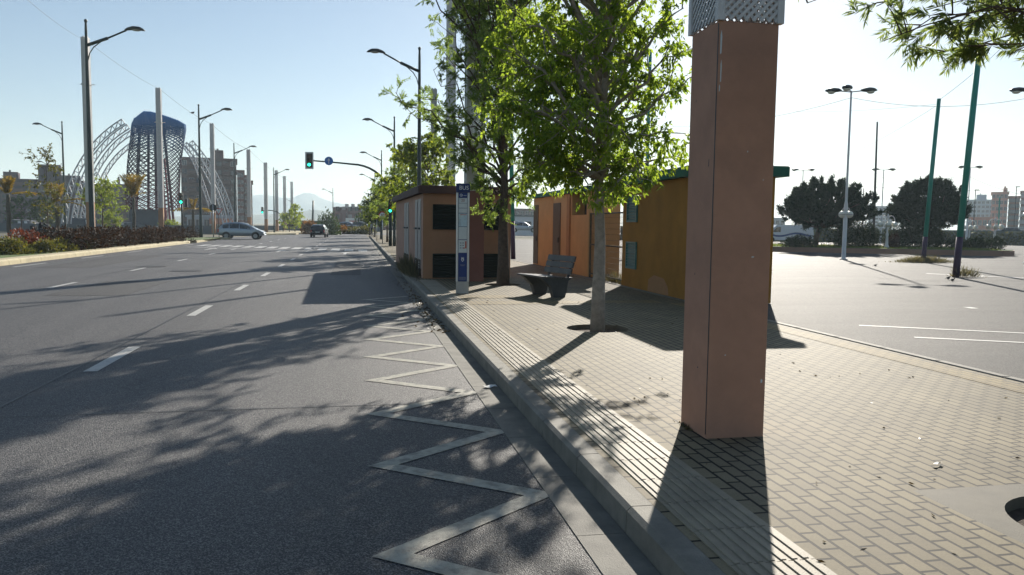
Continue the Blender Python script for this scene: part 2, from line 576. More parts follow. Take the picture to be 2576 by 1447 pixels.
M['brick_dark'] = pm('apartment_dark_brick', (0.085, 0.062, 0.068), 0.9, var=0.1, scale=0.3)
M['brick_brown'] = pm('apartment_brown_brick', (0.13, 0.082, 0.075), 0.9, var=0.1, scale=0.3)
M['brick_red'] = pm('apartment_red_brick', (0.20, 0.10, 0.09), 0.9, var=0.1, scale=0.3)
M['brick_pink'] = pm('apartment_pink_brick', (0.24, 0.15, 0.14), 0.9, var=0.1, scale=0.3)
M['peach'] = pm('apartment_peach', (0.55, 0.34, 0.26), 0.9, var=0.06, scale=0.3)
M['coral'] = pm('low_coral', (0.55, 0.26, 0.18), 0.9, var=0.06, scale=0.3)
M['blockblue'] = pm('apartment_pale', (0.42, 0.46, 0.50), 0.9, var=0.06, scale=0.3)
M['window'] = glass('window_glass', (0.045, 0.05, 0.06), 0.15)
M['balcony'] = pm('balcony_white', (0.40, 0.385, 0.37), 0.7, var=0.08)
M['parapet'] = pm('parapet_grey', (0.15, 0.165, 0.175), 0.85, var=0.12, scale=0.4)
M['slabdark'] = pm('dark_concrete', (0.12, 0.13, 0.14), 0.85, var=0.15, scale=0.5)
M['truss'] = pm('white_truss', (0.50, 0.51, 0.52), 0.5, var=0.08)
M['billboard'] = pm('billboard_white', (0.78, 0.78, 0.77), 0.5, var=0.04, stain=(0.6, 0.45, 0.42), sscale=0.8, samt=0.3)
M['shed_green'] = pm('shed_green', (0.03, 0.10, 0.07), 0.7, var=0.15, scale=0.5)
M['shed_stripe'] = pm('shed_stripe', (0.20, 0.25, 0.06), 0.7, var=0.15)
M['hill'] = pm('hill_scrub', (0.10, 0.115, 0.08), 0.95, var=0.25, scale=0.01)
M['planter'] = pm('planter_wall', (0.33, 0.19, 0.13), 0.85, var=0.12, scale=0.8, stain=(0.2, 0.14, 0.11), sscale=0.6)
M['car_silver'] = pm('car_silver', (0.32, 0.37, 0.42), 0.3, metal=0.5, var=0.03, spec=0.6)
M['car_black'] = pm('car_black', (0.012, 0.013, 0.016), 0.25, var=0.05, spec=0.7)
M['car_white'] = pm('car_white', (0.7, 0.7, 0.7), 0.3, var=0.03, spec=0.6)
M['car_glass'] = glass('car_glass', (0.012, 0.016, 0.017), 0.04)
M['tyre'] = pm('tyre', (0.012, 0.012, 0.012), 0.85, var=0.2)
M['rim'] = pm('wheel_rim', (0.30, 0.31, 0.32), 0.35, metal=0.7, var=0.1)
M['taillight'] = pm('tail_lamp', (0.35, 0.02, 0.02), 0.2, var=0.05, spec=0.7)
M['headlight'] = glass('head_lamp', (0.7, 0.72, 0.72), 0.08)
M['plate'] = pm('number_plate', (0.6, 0.6, 0.55), 0.5, var=0.03)
M['jacket'] = pm('dark_jacket', (0.02, 0.02, 0.025), 0.7, var=0.2)
M['trousers'] = pm('dark_trousers', (0.03, 0.033, 0.045), 0.8, var=0.2)
M['skin'] = pm('skin', (0.42, 0.25, 0.18), 0.6, var=0.05)
M['shirt'] = pm('pale_shirt', (0.4, 0.4, 0.42), 0.8, var=0.1)
M['helmet'] = pm('helmet', (0.10, 0.12, 0.11), 0.2, var=0.05, spec=0.7)
M['hair'] = pm('hair_dark', (0.02, 0.015, 0.012), 0.6, var=0.2)
M['wire'] = pm('wire', (0.03, 0.03, 0.03), 0.6)
M['iron'] = pm('cast_iron', (0.045, 0.043, 0.042), 0.6, metal=0.4, var=0.3, scale=14, bump=0.6, bscale=60)
M['bird'] = pm('bird', (0.03, 0.03, 0.035), 0.8)

# ------------------------------------------------------------------ foliage
def leafmesh(name, Pb, Dv, L, W, m, parent=None, rng=None, droop=0.0, nv=None):
    N = len(Pb)
    Dv = Dv/np.maximum(np.linalg.norm(Dv, axis=1, keepdims=True), 1e-9)
    if nv is None:
        nv = rng.normal(size=(N, 3))
        nv[:, 2] += 0.6
    S = np.cross(Dv, nv)
    S /= np.maximum(np.linalg.norm(S, axis=1, keepdims=True), 1e-9)
    L = np.asarray(L).reshape(-1, 1)*np.ones((N, 1))
    W = np.asarray(W).reshape(-1, 1)*np.ones((N, 1))
    V = np.empty((N, 4, 3))
    V[:, 0] = Pb
    mid = Pb + Dv*L*0.42
    V[:, 1] = mid + S*W*0.5
    V[:, 3] = mid - S*W*0.5
    tip = Pb + Dv*L
    tip[:, 2] -= droop*L[:, 0]
    V[:, 2] = tip
    me = bpy.data.meshes.new(name)
    me.vertices.add(4*N)
    me.vertices.foreach_set('co', V.reshape(-1).astype(np.float32))
    me.loops.add(4*N)
    me.loops.foreach_set('vertex_index', np.arange(4*N, dtype=np.int32))
    me.polygons.add(N)
    me.polygons.foreach_set('loop_start', np.arange(0, 4*N, 4, dtype=np.int32))
    me.polygons.foreach_set('loop_total', np.full(N, 4, dtype=np.int32))
    me.materials.append(m)
    me.update(calc_edges=True)
    me.validate()
    o = bpy.data.objects.new(name, me)
    COL.objects.link(o)
    if parent:
        o.parent = parent
    return o


def wander(rng, a, b, n=6, sag=0.0, jit=0.06):
    a, b = np.array(a, float), np.array(b, float)
    ln = np.linalg.norm(b-a)
    out = []
    for i in range(n):
        t = i/(n-1)
        p = a + (b-a)*t
        p[2] += sag*ln*math.sin(PI*t)
        if 0 < i < n-1:
            p += rng.normal(size=3)*jit*ln*0.5
        out.append(p)
    return out


def at_path(path, t):
    k = t*(len(path)-1)
    i = min(int(k), len(path)-2)
    return path[i] + (path[i+1]-path[i])*(k-i)


def make_tree(name, label, base, seed, height, fork, crown_r, trunk_r, leaf, bark, limbs=14, targets=None, twigs=9, per=16, L=0.10, W=0.05,
              droop=0.5, style='plain', group=None, low=None, squash=1.0, lean=(0, 0), twig_len=0.55, sub=4, shift=(0, 0), cat='tree', show_limb=True, limb_k=1.0):
    rng = np.random.default_rng(seed)
    root = thing(name, label, cat, base, 0, group)
    tr = MB()
    top = np.array([lean[0], lean[1], height*0.86])
    tp = [np.array([0, 0, -0.1]), np.array([lean[0]*0.05, lean[1]*0.05, fork*0.25])]
    for i in range(1, 9):
        t = i/8
        z = fork*0.25 + (height*0.86-fork*0.25)*t
        tp.append(np.array([lean[0]*z/height + rng.normal()*0.018*height*0.15, lean[1]*z/height + rng.normal()*0.018*height*0.15, z]))
    rr = [trunk_r*1.25, trunk_r*1.02] + [trunk_r*max(0.12, (1-0.95*(i/8)**0.8)) for i in range(1, 9)]
    tr.tube(tp, rr, 10)
    ends = []
    lo = fork if low is None else low
    if targets is None:
        targets = []
        for i in range(limbs):
            t = (i+0.5)/limbs
            z0 = fork + (height*0.8-fork)*t**0.9
            az = i*2.39996 + rng.uniform(-0.3, 0.3)
            prof = math.sin(PI*min(1, 0.22+0.72*t))**0.7
            r = crown_r*prof*rng.uniform(0.75, 1.08)
            ztip = lo + (height-lo)*min(1, max(0.03, t + rng.uniform(-0.12, 0.18)))
            targets.append((shift[0]+math.cos(az)*r, shift[1]+math.sin(az)*r*squash, ztip, z0))
        targets.append((lean[0], lean[1], height, height*0.7))
    LP, LD = [], []
    for tg in targets:
        e = np.array(tg[:3], float)
        z0 = tg[3] if len(tg) > 3 else fork
        k = min(max((z0-fork*0.25)/(height*0.86-fork*0.25), 0), 0.97)
        s = at_path(tp[1:], k)
        path = wander(rng, s, e, 7, sag=0.10 if e[2] > s[2] else 0.16, jit=0.07)
        r0 = trunk_r*0.42*(1-0.55*k)*limb_k
        tr.tube(path, [r0*(1-0.9*i/6)+0.004*limb_k for i in range(7)], 6)
        ln = np.linalg.norm(e-s)
        for j in range(twigs):
            t = 0.28 + 0.72*(j+rng.uniform(0, 1))/twigs
            q = at_path(path, min(t, 0.999))
            out = (e-s)/max(ln, 1e-6)
            d = out*0.6 + rng.normal(size=3)*0.75 + np.array([0, 0, 0.12])
            d /= np.linalg.norm(d)
            tl = twig_len*rng.uniform(0.5, 1.15)
            q2 = q + d*tl
            q2[2] -= 0.12*tl*droop
            tw = wander(rng, q, q2, 4, sag=0.08)
            if show_limb:
                tr.tube(tw, [(0.011*(1-i/4)+0.002)*limb_k for i in range(4)], 3, cap=False)
            for u in range(sub):
                a0 = at_path(tw, rng.uniform(0.25, 0.999))
                d2 = d*0.7 + rng.normal(size=3)*0.8
                d2 /= np.linalg.norm(d2)
                sl = tl*0.5*rng.uniform(0.5, 1.2)
                a1 = a0 + d2*sl + np.array([0, 0, -droop*0.25*sl])
                if style == 'plain':
                    ts = rng.uniform(0.05, 1.05, size=(per, 1))
                    pp = a0 + (a1-a0)*ts + rng.normal(size=(per, 3))*0.02
                    dd = (a1-a0)/max(sl, 1e-6)*0.6 + rng.normal(size=(per, 3))*0.75
                    dd[:, 2] -= droop
                    LP.append(pp)
                    LD.append(dd)
                else:
                    ax = (a1-a0)/np.linalg.norm(a1-a0)
                    side = np.cross(ax, rng.normal(size=3))
                    side /= np.linalg.norm(side)
                    ts = np.repeat(np.linspace(0.1, 1, per//2), 2)[:, None]
                    sg = np.tile([1, -1], per//2)[:, None]
                    pp = a0 + (a1-a0)*ts
                    dd = ax*0.85 + side*sg*0.8 + rng.normal(size=(len(ts), 3))*0.18
                    dd[:, 2] -= droop*0.4
                    LP.append(pp)
                    LD.append(dd)
    tr.build('trunk', bark, root, smooth=True)
    LP, LD = np.concatenate(LP), np.concatenate(LD)
    n = len(LP)
    leafmesh('crown', LP, LD, L*rng.uniform(0.65, 1.2, size=n), W*rng.uniform(0.75, 1.15, size=n), leaf, root, rng, droop*0.15)
    return root


def bush(name, label, base, seed, size, n, leaf, L=0.07, W=0.045, stems=7, cat='shrub', group=None, bark=None, up=0.5, clumps=26):
    rng = np.random.default_rng(seed)
    root = thing(name, label, cat, base, 0, group)
    sx, sy, sz = size
    st = MB()
    for i in range(stems):
        a = rng.uniform(0, 2*PI)
        st.tube(wander(rng, (rng.normal()*0.06*sx, rng.normal()*0.06*sy, -0.05), (math.cos(a)*sx*0.5, math.sin(a)*sy*0.5, sz*rng.uniform(0.5, 0.8)), 5), [0.02, 0.017, 0.013, 0.009, 0.005], 5)
    st.build('stem', bark or M['bark'], root)
    PP, DD = [], []
    for c in range(clumps):
        u = rng.normal(size=3)
        u /= np.linalg.norm(u)
        u[2] = abs(u[2])*1.0 - 0.12
        k = rng.uniform(0.45, 1.0)
        cen = np.array([u[0]*sx*k*0.85, u[1]*sy*k*0.85, max(0.1*sz, 0.08*sz + u[2]*sz*k*0.78)])
        m_ = max(4, n//clumps)
        q = rng.normal(size=(m_, 3))
        q /= np.linalg.norm(q, axis=1, keepdims=True)
        rr = rng.uniform(0.2, 1, size=(m_, 1))**0.5*0.30
        pp = cen + q*rr*np.array([sx, sy, sz])*0.95
        pp[:, 2] = np.maximum(pp[:, 2], 0.03)
        dd = q + rng.normal(size=(m_, 3))*0.5
        dd[:, 2] += up
        PP.append(pp)
        DD.append(dd)
    PP, DD = np.concatenate(PP), np.concatenate(DD)
    leafmesh('crown', PP, DD, L*rng.uniform(0.6, 1.2, size=len(PP)), W*rng.uniform(0.7, 1.2, size=len(PP)), leaf, root, rng)
    return root
HAZE_D = 0.00042

# ================================================================== world, sun, camera
SUN_AZ, SUN_EL = rad(27.8), rad(24.5)
w = bpy.data.worlds.new('World')
SC.world = w
w.use_nodes = True
wn = w.node_tree.nodes
sky = wn.new('ShaderNodeTexSky')
sky.sky_type = 'NISHITA'
sky.sun_disc = False
sky.sun_elevation = SUN_EL
sky.sun_rotation = SUN_AZ
sky.air_density = 1.0
sky.dust_density = 0.35
sky.ozone_density = 2.0
sky.altitude = 0
w.node_tree.links.new(sky.outputs['Color'], wn['Background'].inputs['Color'])
wn['Background'].inputs['Strength'].default_value = 0.056
sl = bpy.data.lights.new('sun', 'SUN')
sl.energy = 4.7
sl.angle = rad(0.55)
sl.color = (1.0, 0.93, 0.82)
so = bpy.data.objects.new('sun', sl)
COL.objects.link(so)
sv = Vector((math.sin(SUN_AZ)*math.cos(SUN_EL), math.cos(SUN_AZ)*math.cos(SUN_EL), math.sin(SUN_EL)))
so.rotation_euler = sv.to_track_quat('Z', 'Y').to_euler()
so.location = (20, 20, 40)
cam = bpy.data.cameras.new('camera')
cam.sensor_width = 36
cam.lens = 36*F/2576
cam.clip_end = 20000
cam.clip_start = 0.05
co = bpy.data.objects.new('camera', cam)
COL.objects.link(co)
co.matrix_world = Matrix.Translation(CAM) @ R.to_4x4()
SC.camera = co
SC.view_settings.view_transform = 'Standard'
SC.view_settings.look = 'None'
SC.view_settings.exposure = 0.82
SC.view_settings.gamma = 1
SC.cycles.use_denoising = True
SC.cycles.max_bounces = 7
SC.cycles.diffuse_bounces = 4
SC.cycles.glossy_bounces = 3
SC.cycles.transmission_bounces = 4
SC.cycles.volume_bounces = 1
SC.cycles.caustics_reflective = False
SC.cycles.caustics_refractive = False

# ================================================================== ground, road, sidewalk
KX = 1.45
SW = 0.15
struct(MB().rect(-4000, 4000, -300, 6000, -0.03).build('ground', M['earth']))
struct(MB().rect(-12.7, KX-0.28, -30, 120, 0.0).build('road', M['road']))
# side street beyond the junction and the far carriageway of the avenue
sr = MB()
sr.rect(-90, -12.7, 76, 92, 0.0)
sr.rect(-90, 120, 120, 137, 0.0)
struct(sr.build('side_road', M['road']))
# gutter
g = MB()
y = -3.0
while y < 100:
    g.box(((KX-0.28+KX)/2, y+0.497, -0.05), (0.28, 0.994, 0.112))
    y += 1.0
struct(g.build('gutter', M['gutter']))
# kerb stones
g = MB()
y = -3.0
while y < 100:
    pr = [(KX, y+0.004, -0.1), (KX+0.16, y+0.004, -0.1), (KX+0.16, y+0.004, SW+0.003), (KX+0.035, y+0.004, SW+0.003), (KX+0.008, y+0.004, SW-0.02)]
    g.prism(pr, (0, 0.992, 0))
    y += 1.0
struct(g.build('kerb', M['concrete']))
# sidewalk with round tree pits
SX0, SX1 = KX+0.165, 6.70
TREES = [(G(2790, 1322, SW).x, G(2790, 1322, SW).y), (G(1503, 826, SW).x, G(1503, 826, SW).y), (G(1265, 716, SW).x, G(1265, 716, SW).y)]
PIT = 0.47
pv, slab, soil = MB(), MB(), MB()
ycur = -3.0
for i, (tx, ty) in enumerate(TREES):
    hs = 0.66 if i == 0 else 0.62
    pv.rect(SX0, SX1, ycur, ty-hs, SW)
    pv.rect(SX0, tx-hs, ty-hs, ty+hs, SW)
    pv.rect(tx+hs, SX1, ty-hs, ty+hs, SW)
    ycur = ty+hs
    tgt = slab if i == 0 else pv
    N = 48
    ring, sq = [], []
    for k in range(N):
        a = 2*PI*k/N
        c, s = math.cos(a), math.sin(a)
        mxx = max(abs(c), abs(s))
        ring.append((tx+PIT*c, ty+PIT*s, SW))
        sq.append((tx+hs*c/mxx, ty+hs*s/mxx, SW))
    low_ = [(x, yy, SW-0.09) for x, yy, z in ring]
    tgt.add(ring+sq, [(k, (k+1) % N, N+(k+1) % N, N+k) for k in range(N)])
    slab.add(ring+low_, [((k+1) % N, k, N+k, N+(k+1) % N) for k in range(N)])
    soil.poly([(x, yy, SW-0.07) for x, yy, z in ring])
pv.rect(SX0, SX1, ycur, 110, SW)
struct(pv.build('sidewalk', M['paver']))
struct(slab.build('tree_pit_rim', M['slab']))
struct(soil.build('tree_pit_soil', M['soil']))
# yellow paver bands
yb = MB()
yb.rect(6.25, 6.57, -3, 14.9, SW+0.004)
yb.rect(2.15, 6.09, 14.95, 15.55, SW+0.004)
yb.rect(2.15, 3.2, 16.2, 16.9, SW+0.004)
struct(yb.build('yellow_paver_band', M['paver_yellow']))
# border kerb of the sidewalk towards the lot
b = MB()
y = -3.0
while y < 60:
    b.cbox((6.761, y+0.497, 0.068), (0.115, 0.992, 0.19), 0.01)
    y += 1.0
struct(b.build('border_kerb', M['concrete']))
# tactile strip: flat tiles with raised ribs
t0 = MB()
t1 = MB()
y = -2.0
while y < 21.4:
    t0.box((1.885, y+0.1975, SW-0.01), (0.435, 0.395, 0.034))
    for k in range(7):
        t1.cbox((1.71+0.058*k, y+0.1975, SW+0.0095), (0.030, 0.391, 0.009), 0.003)
    y += 0.4
struct(t0.build('tactile_paving', M['tactile']))
struct(t1.build('tactile_ribs', M['tactile']))
# lot
struct(MB().rect(6.82, 70, -20, 84, SW-0.008).build('parking_lot', M['plaza']))

# ---- painted markings
mk = MB()


def quadline(p, q, wd, z=0.005):
    p, q = Vector((p[0], p[1], z)), Vector((q[0], q[1], z))
    n_ = (q-p).cross(Vector((0, 0, 1))).normalized()*wd/2
    mk.poly([p+n_, q+n_, q-n_, p-n_][::-1])


y = 4.0
while y < 112:
    mk.rect(-3.03, -2.88, y, y+1.8, 0.005)
    y += 5.4
y = -0.1
while y < 110:
    mk.rect(-7.61, -7.48, y, y+1.9, 0.005)
    y += 7.1
y = 9.5
while y < 62:
    if not 14 < y < 22:
        mk.rect(-12.05, -11.93, y, y+3.0, 0.005)
    y += 7.0
struct(mk.build('lane_markings', M['paint']))
# bus stop zigzag: one continuous ribbon
mk = MB()
zx0, zx1, hw = 0.17, 1.13, 0.066
ys = 2.4
pts = []
i = 0
while ys < 18.6:
    pts.append((zx0 if i % 2 == 0 else zx1, ys))
    ys += 0.76
    i += 1
lf, rt = [], []
for i, p in enumerate(pts):
    a = Vector(pts[max(i-1, 0)])
    c = Vector(pts[min(i+1, len(pts)-1)])
    pv_ = Vector(p)
    d1 = (pv_-a).normalized() if i else (c-pv_).normalized()
    d2 = (c-pv_).normalized() if i < len(pts)-1 else d1
    n1 = Vector((-d1.y, d1.x))
    n2 = Vector((-d2.y, d2.x))
    mt = (n1+n2).normalized()
    k = hw/max(0.28, mt.dot(n1))
    lf.append((*(pv_+mt*k), 0.005))
    rt.append((*(pv_-mt*k), 0.005))
n_ = len(pts)
mk.add(lf+rt, [(i, n_+i, n_+i+1, i+1) for i in range(n_-1)])
struct(mk.build('bus_stop_zigzag', M['paint_old']))
# pedestrian crossing and stop line
mk = MB()
A, B_ = G(500, 617, 0), G(930, 631, 0)
nst = 14
for i in range(nst):
    c = A + (B_-A)*((i+0.5)/nst)
    mk.rect(c.x-0.27, c.x+0.27, c.y-1.9, c.y+1.9, 0.005)
quadline((A.x, A.y-4.2), (B_.x, B_.y-4.2), 0.3)
struct(mk.build('crosswalk', M['paint']))


def arrow(cx, cy):
    m_ = MB()
    m_.rect(cx-0.08, cx+0.08, cy-1.6, cy+0.6, 0.006)
    m_.poly([(cx-0.34, cy+0.6, 0.006), (cx+0.34, cy+0.6, 0.006), (cx, cy+2.1, 0.006)])
    struct(m_.build('lane_arrow', M['paint']))


for px, py in ((528, 627), (703, 632), (868, 638)):
    p = G(px, py, 0)
    arrow(p.x, p.y)
mk = MB()
for (a, c, wd) in (((2161, 818), (2585, 838), 0.1), ((2300, 848), (2592, 862), 0.1), ((2433, 774), (2452, 774), 0.25), ((1960, 634), (2300, 645), 0.15), ((2330, 688), (2592, 700), 0.25)):
    p, q = G(*a, SW), G(*c, SW)
    quadline(p, q, wd, SW-0.003)
struct(mk.build('bay_markings', M['paint']))

sm = MB()
sm.rect(-3.19, -3.165, -5, 100, 0.004)
sm.rect(-7.84, -7.82, 5, 100, 0.004)
sm.rect(-12.6, 1.1, 7.30, 7.315, 0.004)
struct(sm.build('tar_seam', M['tar']))
pt_ = MB()
pt_.rect(-6.9, -5.2, 19.0, 23.5, 0.004)
pt_.rect(-0.9, 0.1, 26, 36, 0.004)
pt_.rect(-11.2, -9.3, 30, 41, 0.004)
struct(pt_.build('road_patch', M['road_patch']))

# ---- median with turf, pale kerb stones, nose
KL = -12.7
yA, yB = -20, G(470, 613, 0).y
struct(MB().box((KL-15.6, (yA+yB)/2, 0.03), (30, yB-yA, 0.24)).build('median_lawn', M['lawn']))
k = MB()
y = 14.0
while y < yB:
    k.prism([(KL, y+0.01, -0.05), (KL-0.65, y+0.01, -0.05), (KL-0.65, y+0.01, 0.21), (KL-0.10, y+0.01, 0.21), (KL-0.02, y+0.01, 0.15)][::-1], (0, 0.98, 0))
    y += 1.0
# far nose of the median
n0 = G(495, 611, 0)
n1 = G(579, 602.5, 0)
nose = []
for i in range(9):
    a = -PI/2 + PI*i/8
    nose.append((n1.x-1.1+1.1*math.cos(a), n1.y+0.2+1.6*math.sin(a)))
outl = [(n0.x, n0.y)] + nose + [(n0.x-6, n1.y+1.8), (n0.x-6, n0.y)]
k.prism([(x, y, -0.05) for x, y in outl], (0, 0, 0.22))
# median beyond the junction
p0, p1 = G(630, 592.5, 0), G(743, 591.0, 0)
k.prism([(p0.x, p0.y, -0.05), (p1.x-1, p1.y, -0.05), (p1.x, p1.y+1, -0.05), (p1.x, p1.y+60, -0.05), (p0.x, p0.y+60, -0.05)], (0, 0, 0.25))
struct(k.build('median_kerb', M['median_kerb']))
struct(MB().prism([(x*0.985+n0.x*0.0-0.25, y, 0.16) for x, y in [(n0.x-0.1, n0.y+0.3), (n1.x-0.6, n1.y-0.6), (n1.x-0.6, n1.y+1.2), (n0.x-6, n1.y+1.3), (n0.x-6, n0.y+0.3)]], (0, 0, 0.03)).build('median_turf', M['lawn']))
struct(MB().rect(-60, -31, -20, 92, 0.004).build('far_carriageway', M['road']))

# ================================================================== lattice columns
CW = 0.46
OH = 3.02
HT = 15.8


def col_base_mb():
    m_ = MB()
    m_.cbox((0, 0, OH/2), (CW, CW, OH), 0.006)
    return m_


def lattice_mb(z0, z1, wd, step=0.058, sw=0.022):
    m_ = MB()
    h = wd/2
    H = z1-z0
    for side in range(4):
        Rz = Matrix.Rotation(side*PI/2, 3, 'Z')
        for dr in (0, 1):
            off = h - 0.006 - 0.007*dr
            c = -wd
            while c < H:
                # line z = z0 + c + (x+h) for dr 0, mirrored for dr 1; clip to 0..H
                xa, xb = 0.0, wd
                if c < 0:
                    xa = -c
                if c + wd > H:
                    xb = H - c
                if xb - xa > 0.01:
                    p = Vector((xa-h, -off, z0+c+xa))
                    q = Vector((xb-h, -off, z0+c+xb))
                    if dr:
                        p.x, q.x = -p.x, -q.x
                    d = (q-p).normalized()
                    n_ = Vector((0, 1, 0)).cross(d)*sw/2
                    yv = Vector((0, 0.0035, 0))
                    vs = [p-n_-yv, p+n_-yv, q+n_-yv, q-n_-yv, p-n_+yv, p+n_+yv, q+n_+yv, q-n_+yv]
                    m_.add([Rz @ v for v in vs], [(0, 1, 2, 3), (7, 6, 5, 4), (0, 4, 5, 1), (3, 2, 6, 7)])
                c += step
    return m_


def frame_mb(z0, z1, wd):
    m_ = MB()
    h = wd/2+0.004
    for sx in (-1, 1):
        for sy in (-1, 1):
            m_.box((sx*(h-0.022), sy*(h-0.022), (z0+z1)/2), (0.05, 0.05, z1-z0))
    for sx in (-1, 1):
        m_.box((sx*(h-0.012), 0, z1-0.03), (0.02, wd-0.1, 0.06))
        m_.box((0, sx*(h-0.012), z1-0.03), (wd-0.1, 0.02, 0.06))
    return m_


def collar_mb():
    m_ = MB()
    z = 12.2
    m_.box((0, 0, z), (CW+0.10, CW+0.10, 0.10))
    m_.box((0.42, 0, z), (0.28, 0.05, 0.05))
    m_.box((-0.36, 0, z), (0.16, 0.05, 0.05))
    m_.box((0.1, 0.0, HT+0.05), (0.14, 0.14, 0.14))
    m_.box((-0.12, 0.0, HT+0.05), (0.10, 0.10, 0.16))
    return m_


pil = D(1771, 5.71, SW)   # near corner of the pillar facing the camera
c0 = G(1776, 1104, SW)
cc = Vector((c0.x+CW/2, c0.y+CW/2, SW))
pr_ = thing('lattice_column', 'big terracotta pillar with white lattice top standing on the grey pavers beside the kerb', 'pillar', cc, 0, 'terracotta columns with lattice tops')
bm_ = MB()
bm_.cbox((0, 0, OH/2-0.01), (CW, CW, OH), 0.006)
base0 = bm_.build('column_base', M['pillar'], pr_)
MB().box((-CW/2-0.0015, -CW/2+0.0105, OH/2), (0.004, 0.009, OH-0.06)).build('seam', M['darkmetal'], base0)
ch_ = MB()
for (x, z, w_, h_) in ((-0.213, 2.86, 0.014, 0.17), (-0.208, 2.66, 0.010, 0.16), (-0.215, 2.54, 0.008, 0.05), (0.09, 1.34, 0.022, 0.010), (0.197, 0.42, 0.016, 0.03), (0.02, 2.1, 0.008, 0.012), (-0.1, 0.62, 0.012, 0.008), (0.15, 1.9, 0.006, 0.01)):
    ch_.poly([(x-w_/2, -CW/2-0.0012, z-h_/2), (x+w_*0.3, -CW/2-0.0012, z-h_*0.46), (x+w_/2, -CW/2-0.0012, z+h_*0.2), (x+w_*0.1, -CW/2-0.0012, z+h_/2), (x-w_*0.45, -CW/2-0.0012, z+h_*0.3)])
ch_.build('peeled_paint', M['pale'], base0)
dk_ = MB()
for (y_, z, w_, h_) in ((-0.13, 2.02, 0.012, 0.06), (0.05, 1.2, 0.01, 0.02), (-0.05, 0.5, 0.02, 0.012), (0.12, 2.5, 0.008, 0.02)):
    dk_.poly([(-CW/2-0.0012, y_+w_/2, z-h_/2), (-CW/2-0.0012, y_-w_/2, z-h_*0.4), (-CW/2-0.0012, y_-w_*0.4, z+h_/2), (-CW/2-0.0012, y_+w_*0.3, z+h_*0.4)])
dk_.build('dark_chip', M['darkmetal'], base0)
lat0 = lattice_mb(OH, HT, CW+0.035).build('lattice', M['lattice'], pr_)
frame_mb(OH-0.012, HT, CW+0.035).build('lattice_frame', M['lattice'], pr_)


def column(px, Z, pytop, label, base_mat, lat_mat, z=SW):
    p = D(px, Z, z)
    p.z = z
    zt = zat(p, pytop)
    r = thing('lattice_column', label, 'column', p, 0, 'terracotta columns with lattice tops', (1.06, 1.06, (zt-z)/HT))
    for nm, mat_, src in (('column_base', base_mat, 'b'), ('lattice', lat_mat, 'l'), ('lattice_frame', lat_mat, 'f'), ('collar', lat_mat, 'c')):
        o = bpy.data.objects.new(nm, CMESH[src])
        COL.objects.link(o)
        o.parent = r
        o.material_slots[0].link = 'OBJECT'
        o.material_slots[0].material = mat_
    return r


CMESH = {}
for kx, mb_ in (('b', col_base_mb()), ('l', lattice_mb(OH, HT, CW, 0.075, 0.03)), ('f', frame_mb(OH-0.01, HT, CW)), ('c', collar_mb())):
    o_ = mb_.build('column_mesh', M['lattice'])
    CMESH[kx] = o_.data
    bpy.data.objects.remove(o_)
column(1191, 21.6, -520, 'shade-darkened maroon column with lattice top standing in front of the brown kiosk', M['maroon'], M['lattice'])
column(1132, 45, 0, 'pinkish lattice column rising behind the roof of the brown kiosk', M['column_orange'], M['lattice'])
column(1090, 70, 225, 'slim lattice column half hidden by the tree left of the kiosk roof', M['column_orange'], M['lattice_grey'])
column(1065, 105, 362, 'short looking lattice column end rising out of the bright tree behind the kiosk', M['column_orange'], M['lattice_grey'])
column(230, 60, 95, 'tallest looking lattice column, right behind the big dark green street lamp', M['column_orange'], M['lattice'])
column(407, 83, 223, 'lattice column with orange foot standing in front of the blue and red tower', M['column_orange'], M['lattice'])
column(538, 103, 312, 'lattice column behind the round dark sign on the median', M['column_orange'], M['lattice'])
column(628, 112, 377, 'lattice column whose foot is hidden by the silver car', M['column_orange'], M['lattice'])
column(670, 120, 410, 'lattice column just past the silver car, before the next dark lamp', M['column_orange'], M['lattice'])
column(697, 132, 429, 'lattice column with orange foot directly behind the far dark street lamp', M['column_orange'], M['lattice'])
column(717, 146, 444, 'second to last lattice column of the row towards the mountain', M['column_orange'], M['lattice'])
column(735, 160, 458, 'last and smallest lattice column of the row towards the mountain', M['column_orange'], M['lattice'])


def wire(a, b_, sag, label, r=0.012, n=14, group=None):
    pts = []
    for i in range(n+1):
        t = i/n
        p = a + (b_-a)*t
        p = Vector((p.x, p.y, p.z - sag*4*t*(1-t)))
        pts.append(p)
    return tag(MB().tube(pts, r, 4).build('wire', M['wire']), label, 'wire', group)


wire(P(60, -8, 42), P(205, 98, 60), 0.15, 'thin cable from the sky corner down to the tallest lattice column', 0.010)
wire(P(212, 98, 60), P(400, 224, 83), 0.25, 'thin cable between the tallest column and the column before the tower', 0.013)
wire(P(402, 224, 83), P(533, 313, 103), 0.3, 'thin cable with a bird between the tower column and the column behind the round sign', 0.015)
wire(P(533, 313, 103), P(627, 378, 112), 0.3, 'thin cable ending at the column above the silver car', 0.016)
wire(P(627, 378, 112), P(735, 459, 160), 0.5, 'thin cable along the far row of lattice columns', 0.016)
bd = MB()
bp_ = P(484, 284, 95)
bd.ball((0, 0, 0), 0.13, 8, 6, (1.5, 0.8, 0.9))
bd.ball((0.17, 0, 0.09), 0.075, 8, 6)
bd.prism([(-0.15, -0.03, 0.02), (-0.38, -0.05, -0.04), (-0.38, 0.05, -0.04), (-0.15, 0.03, 0.02)], (0, 0, 0.02))
tag(bd.build('bird', M['bird'], None, True, bp_), 'small dark bird perched on the cable near the tower', 'bird')

# ================================================================== street lamps
LH = 13.0


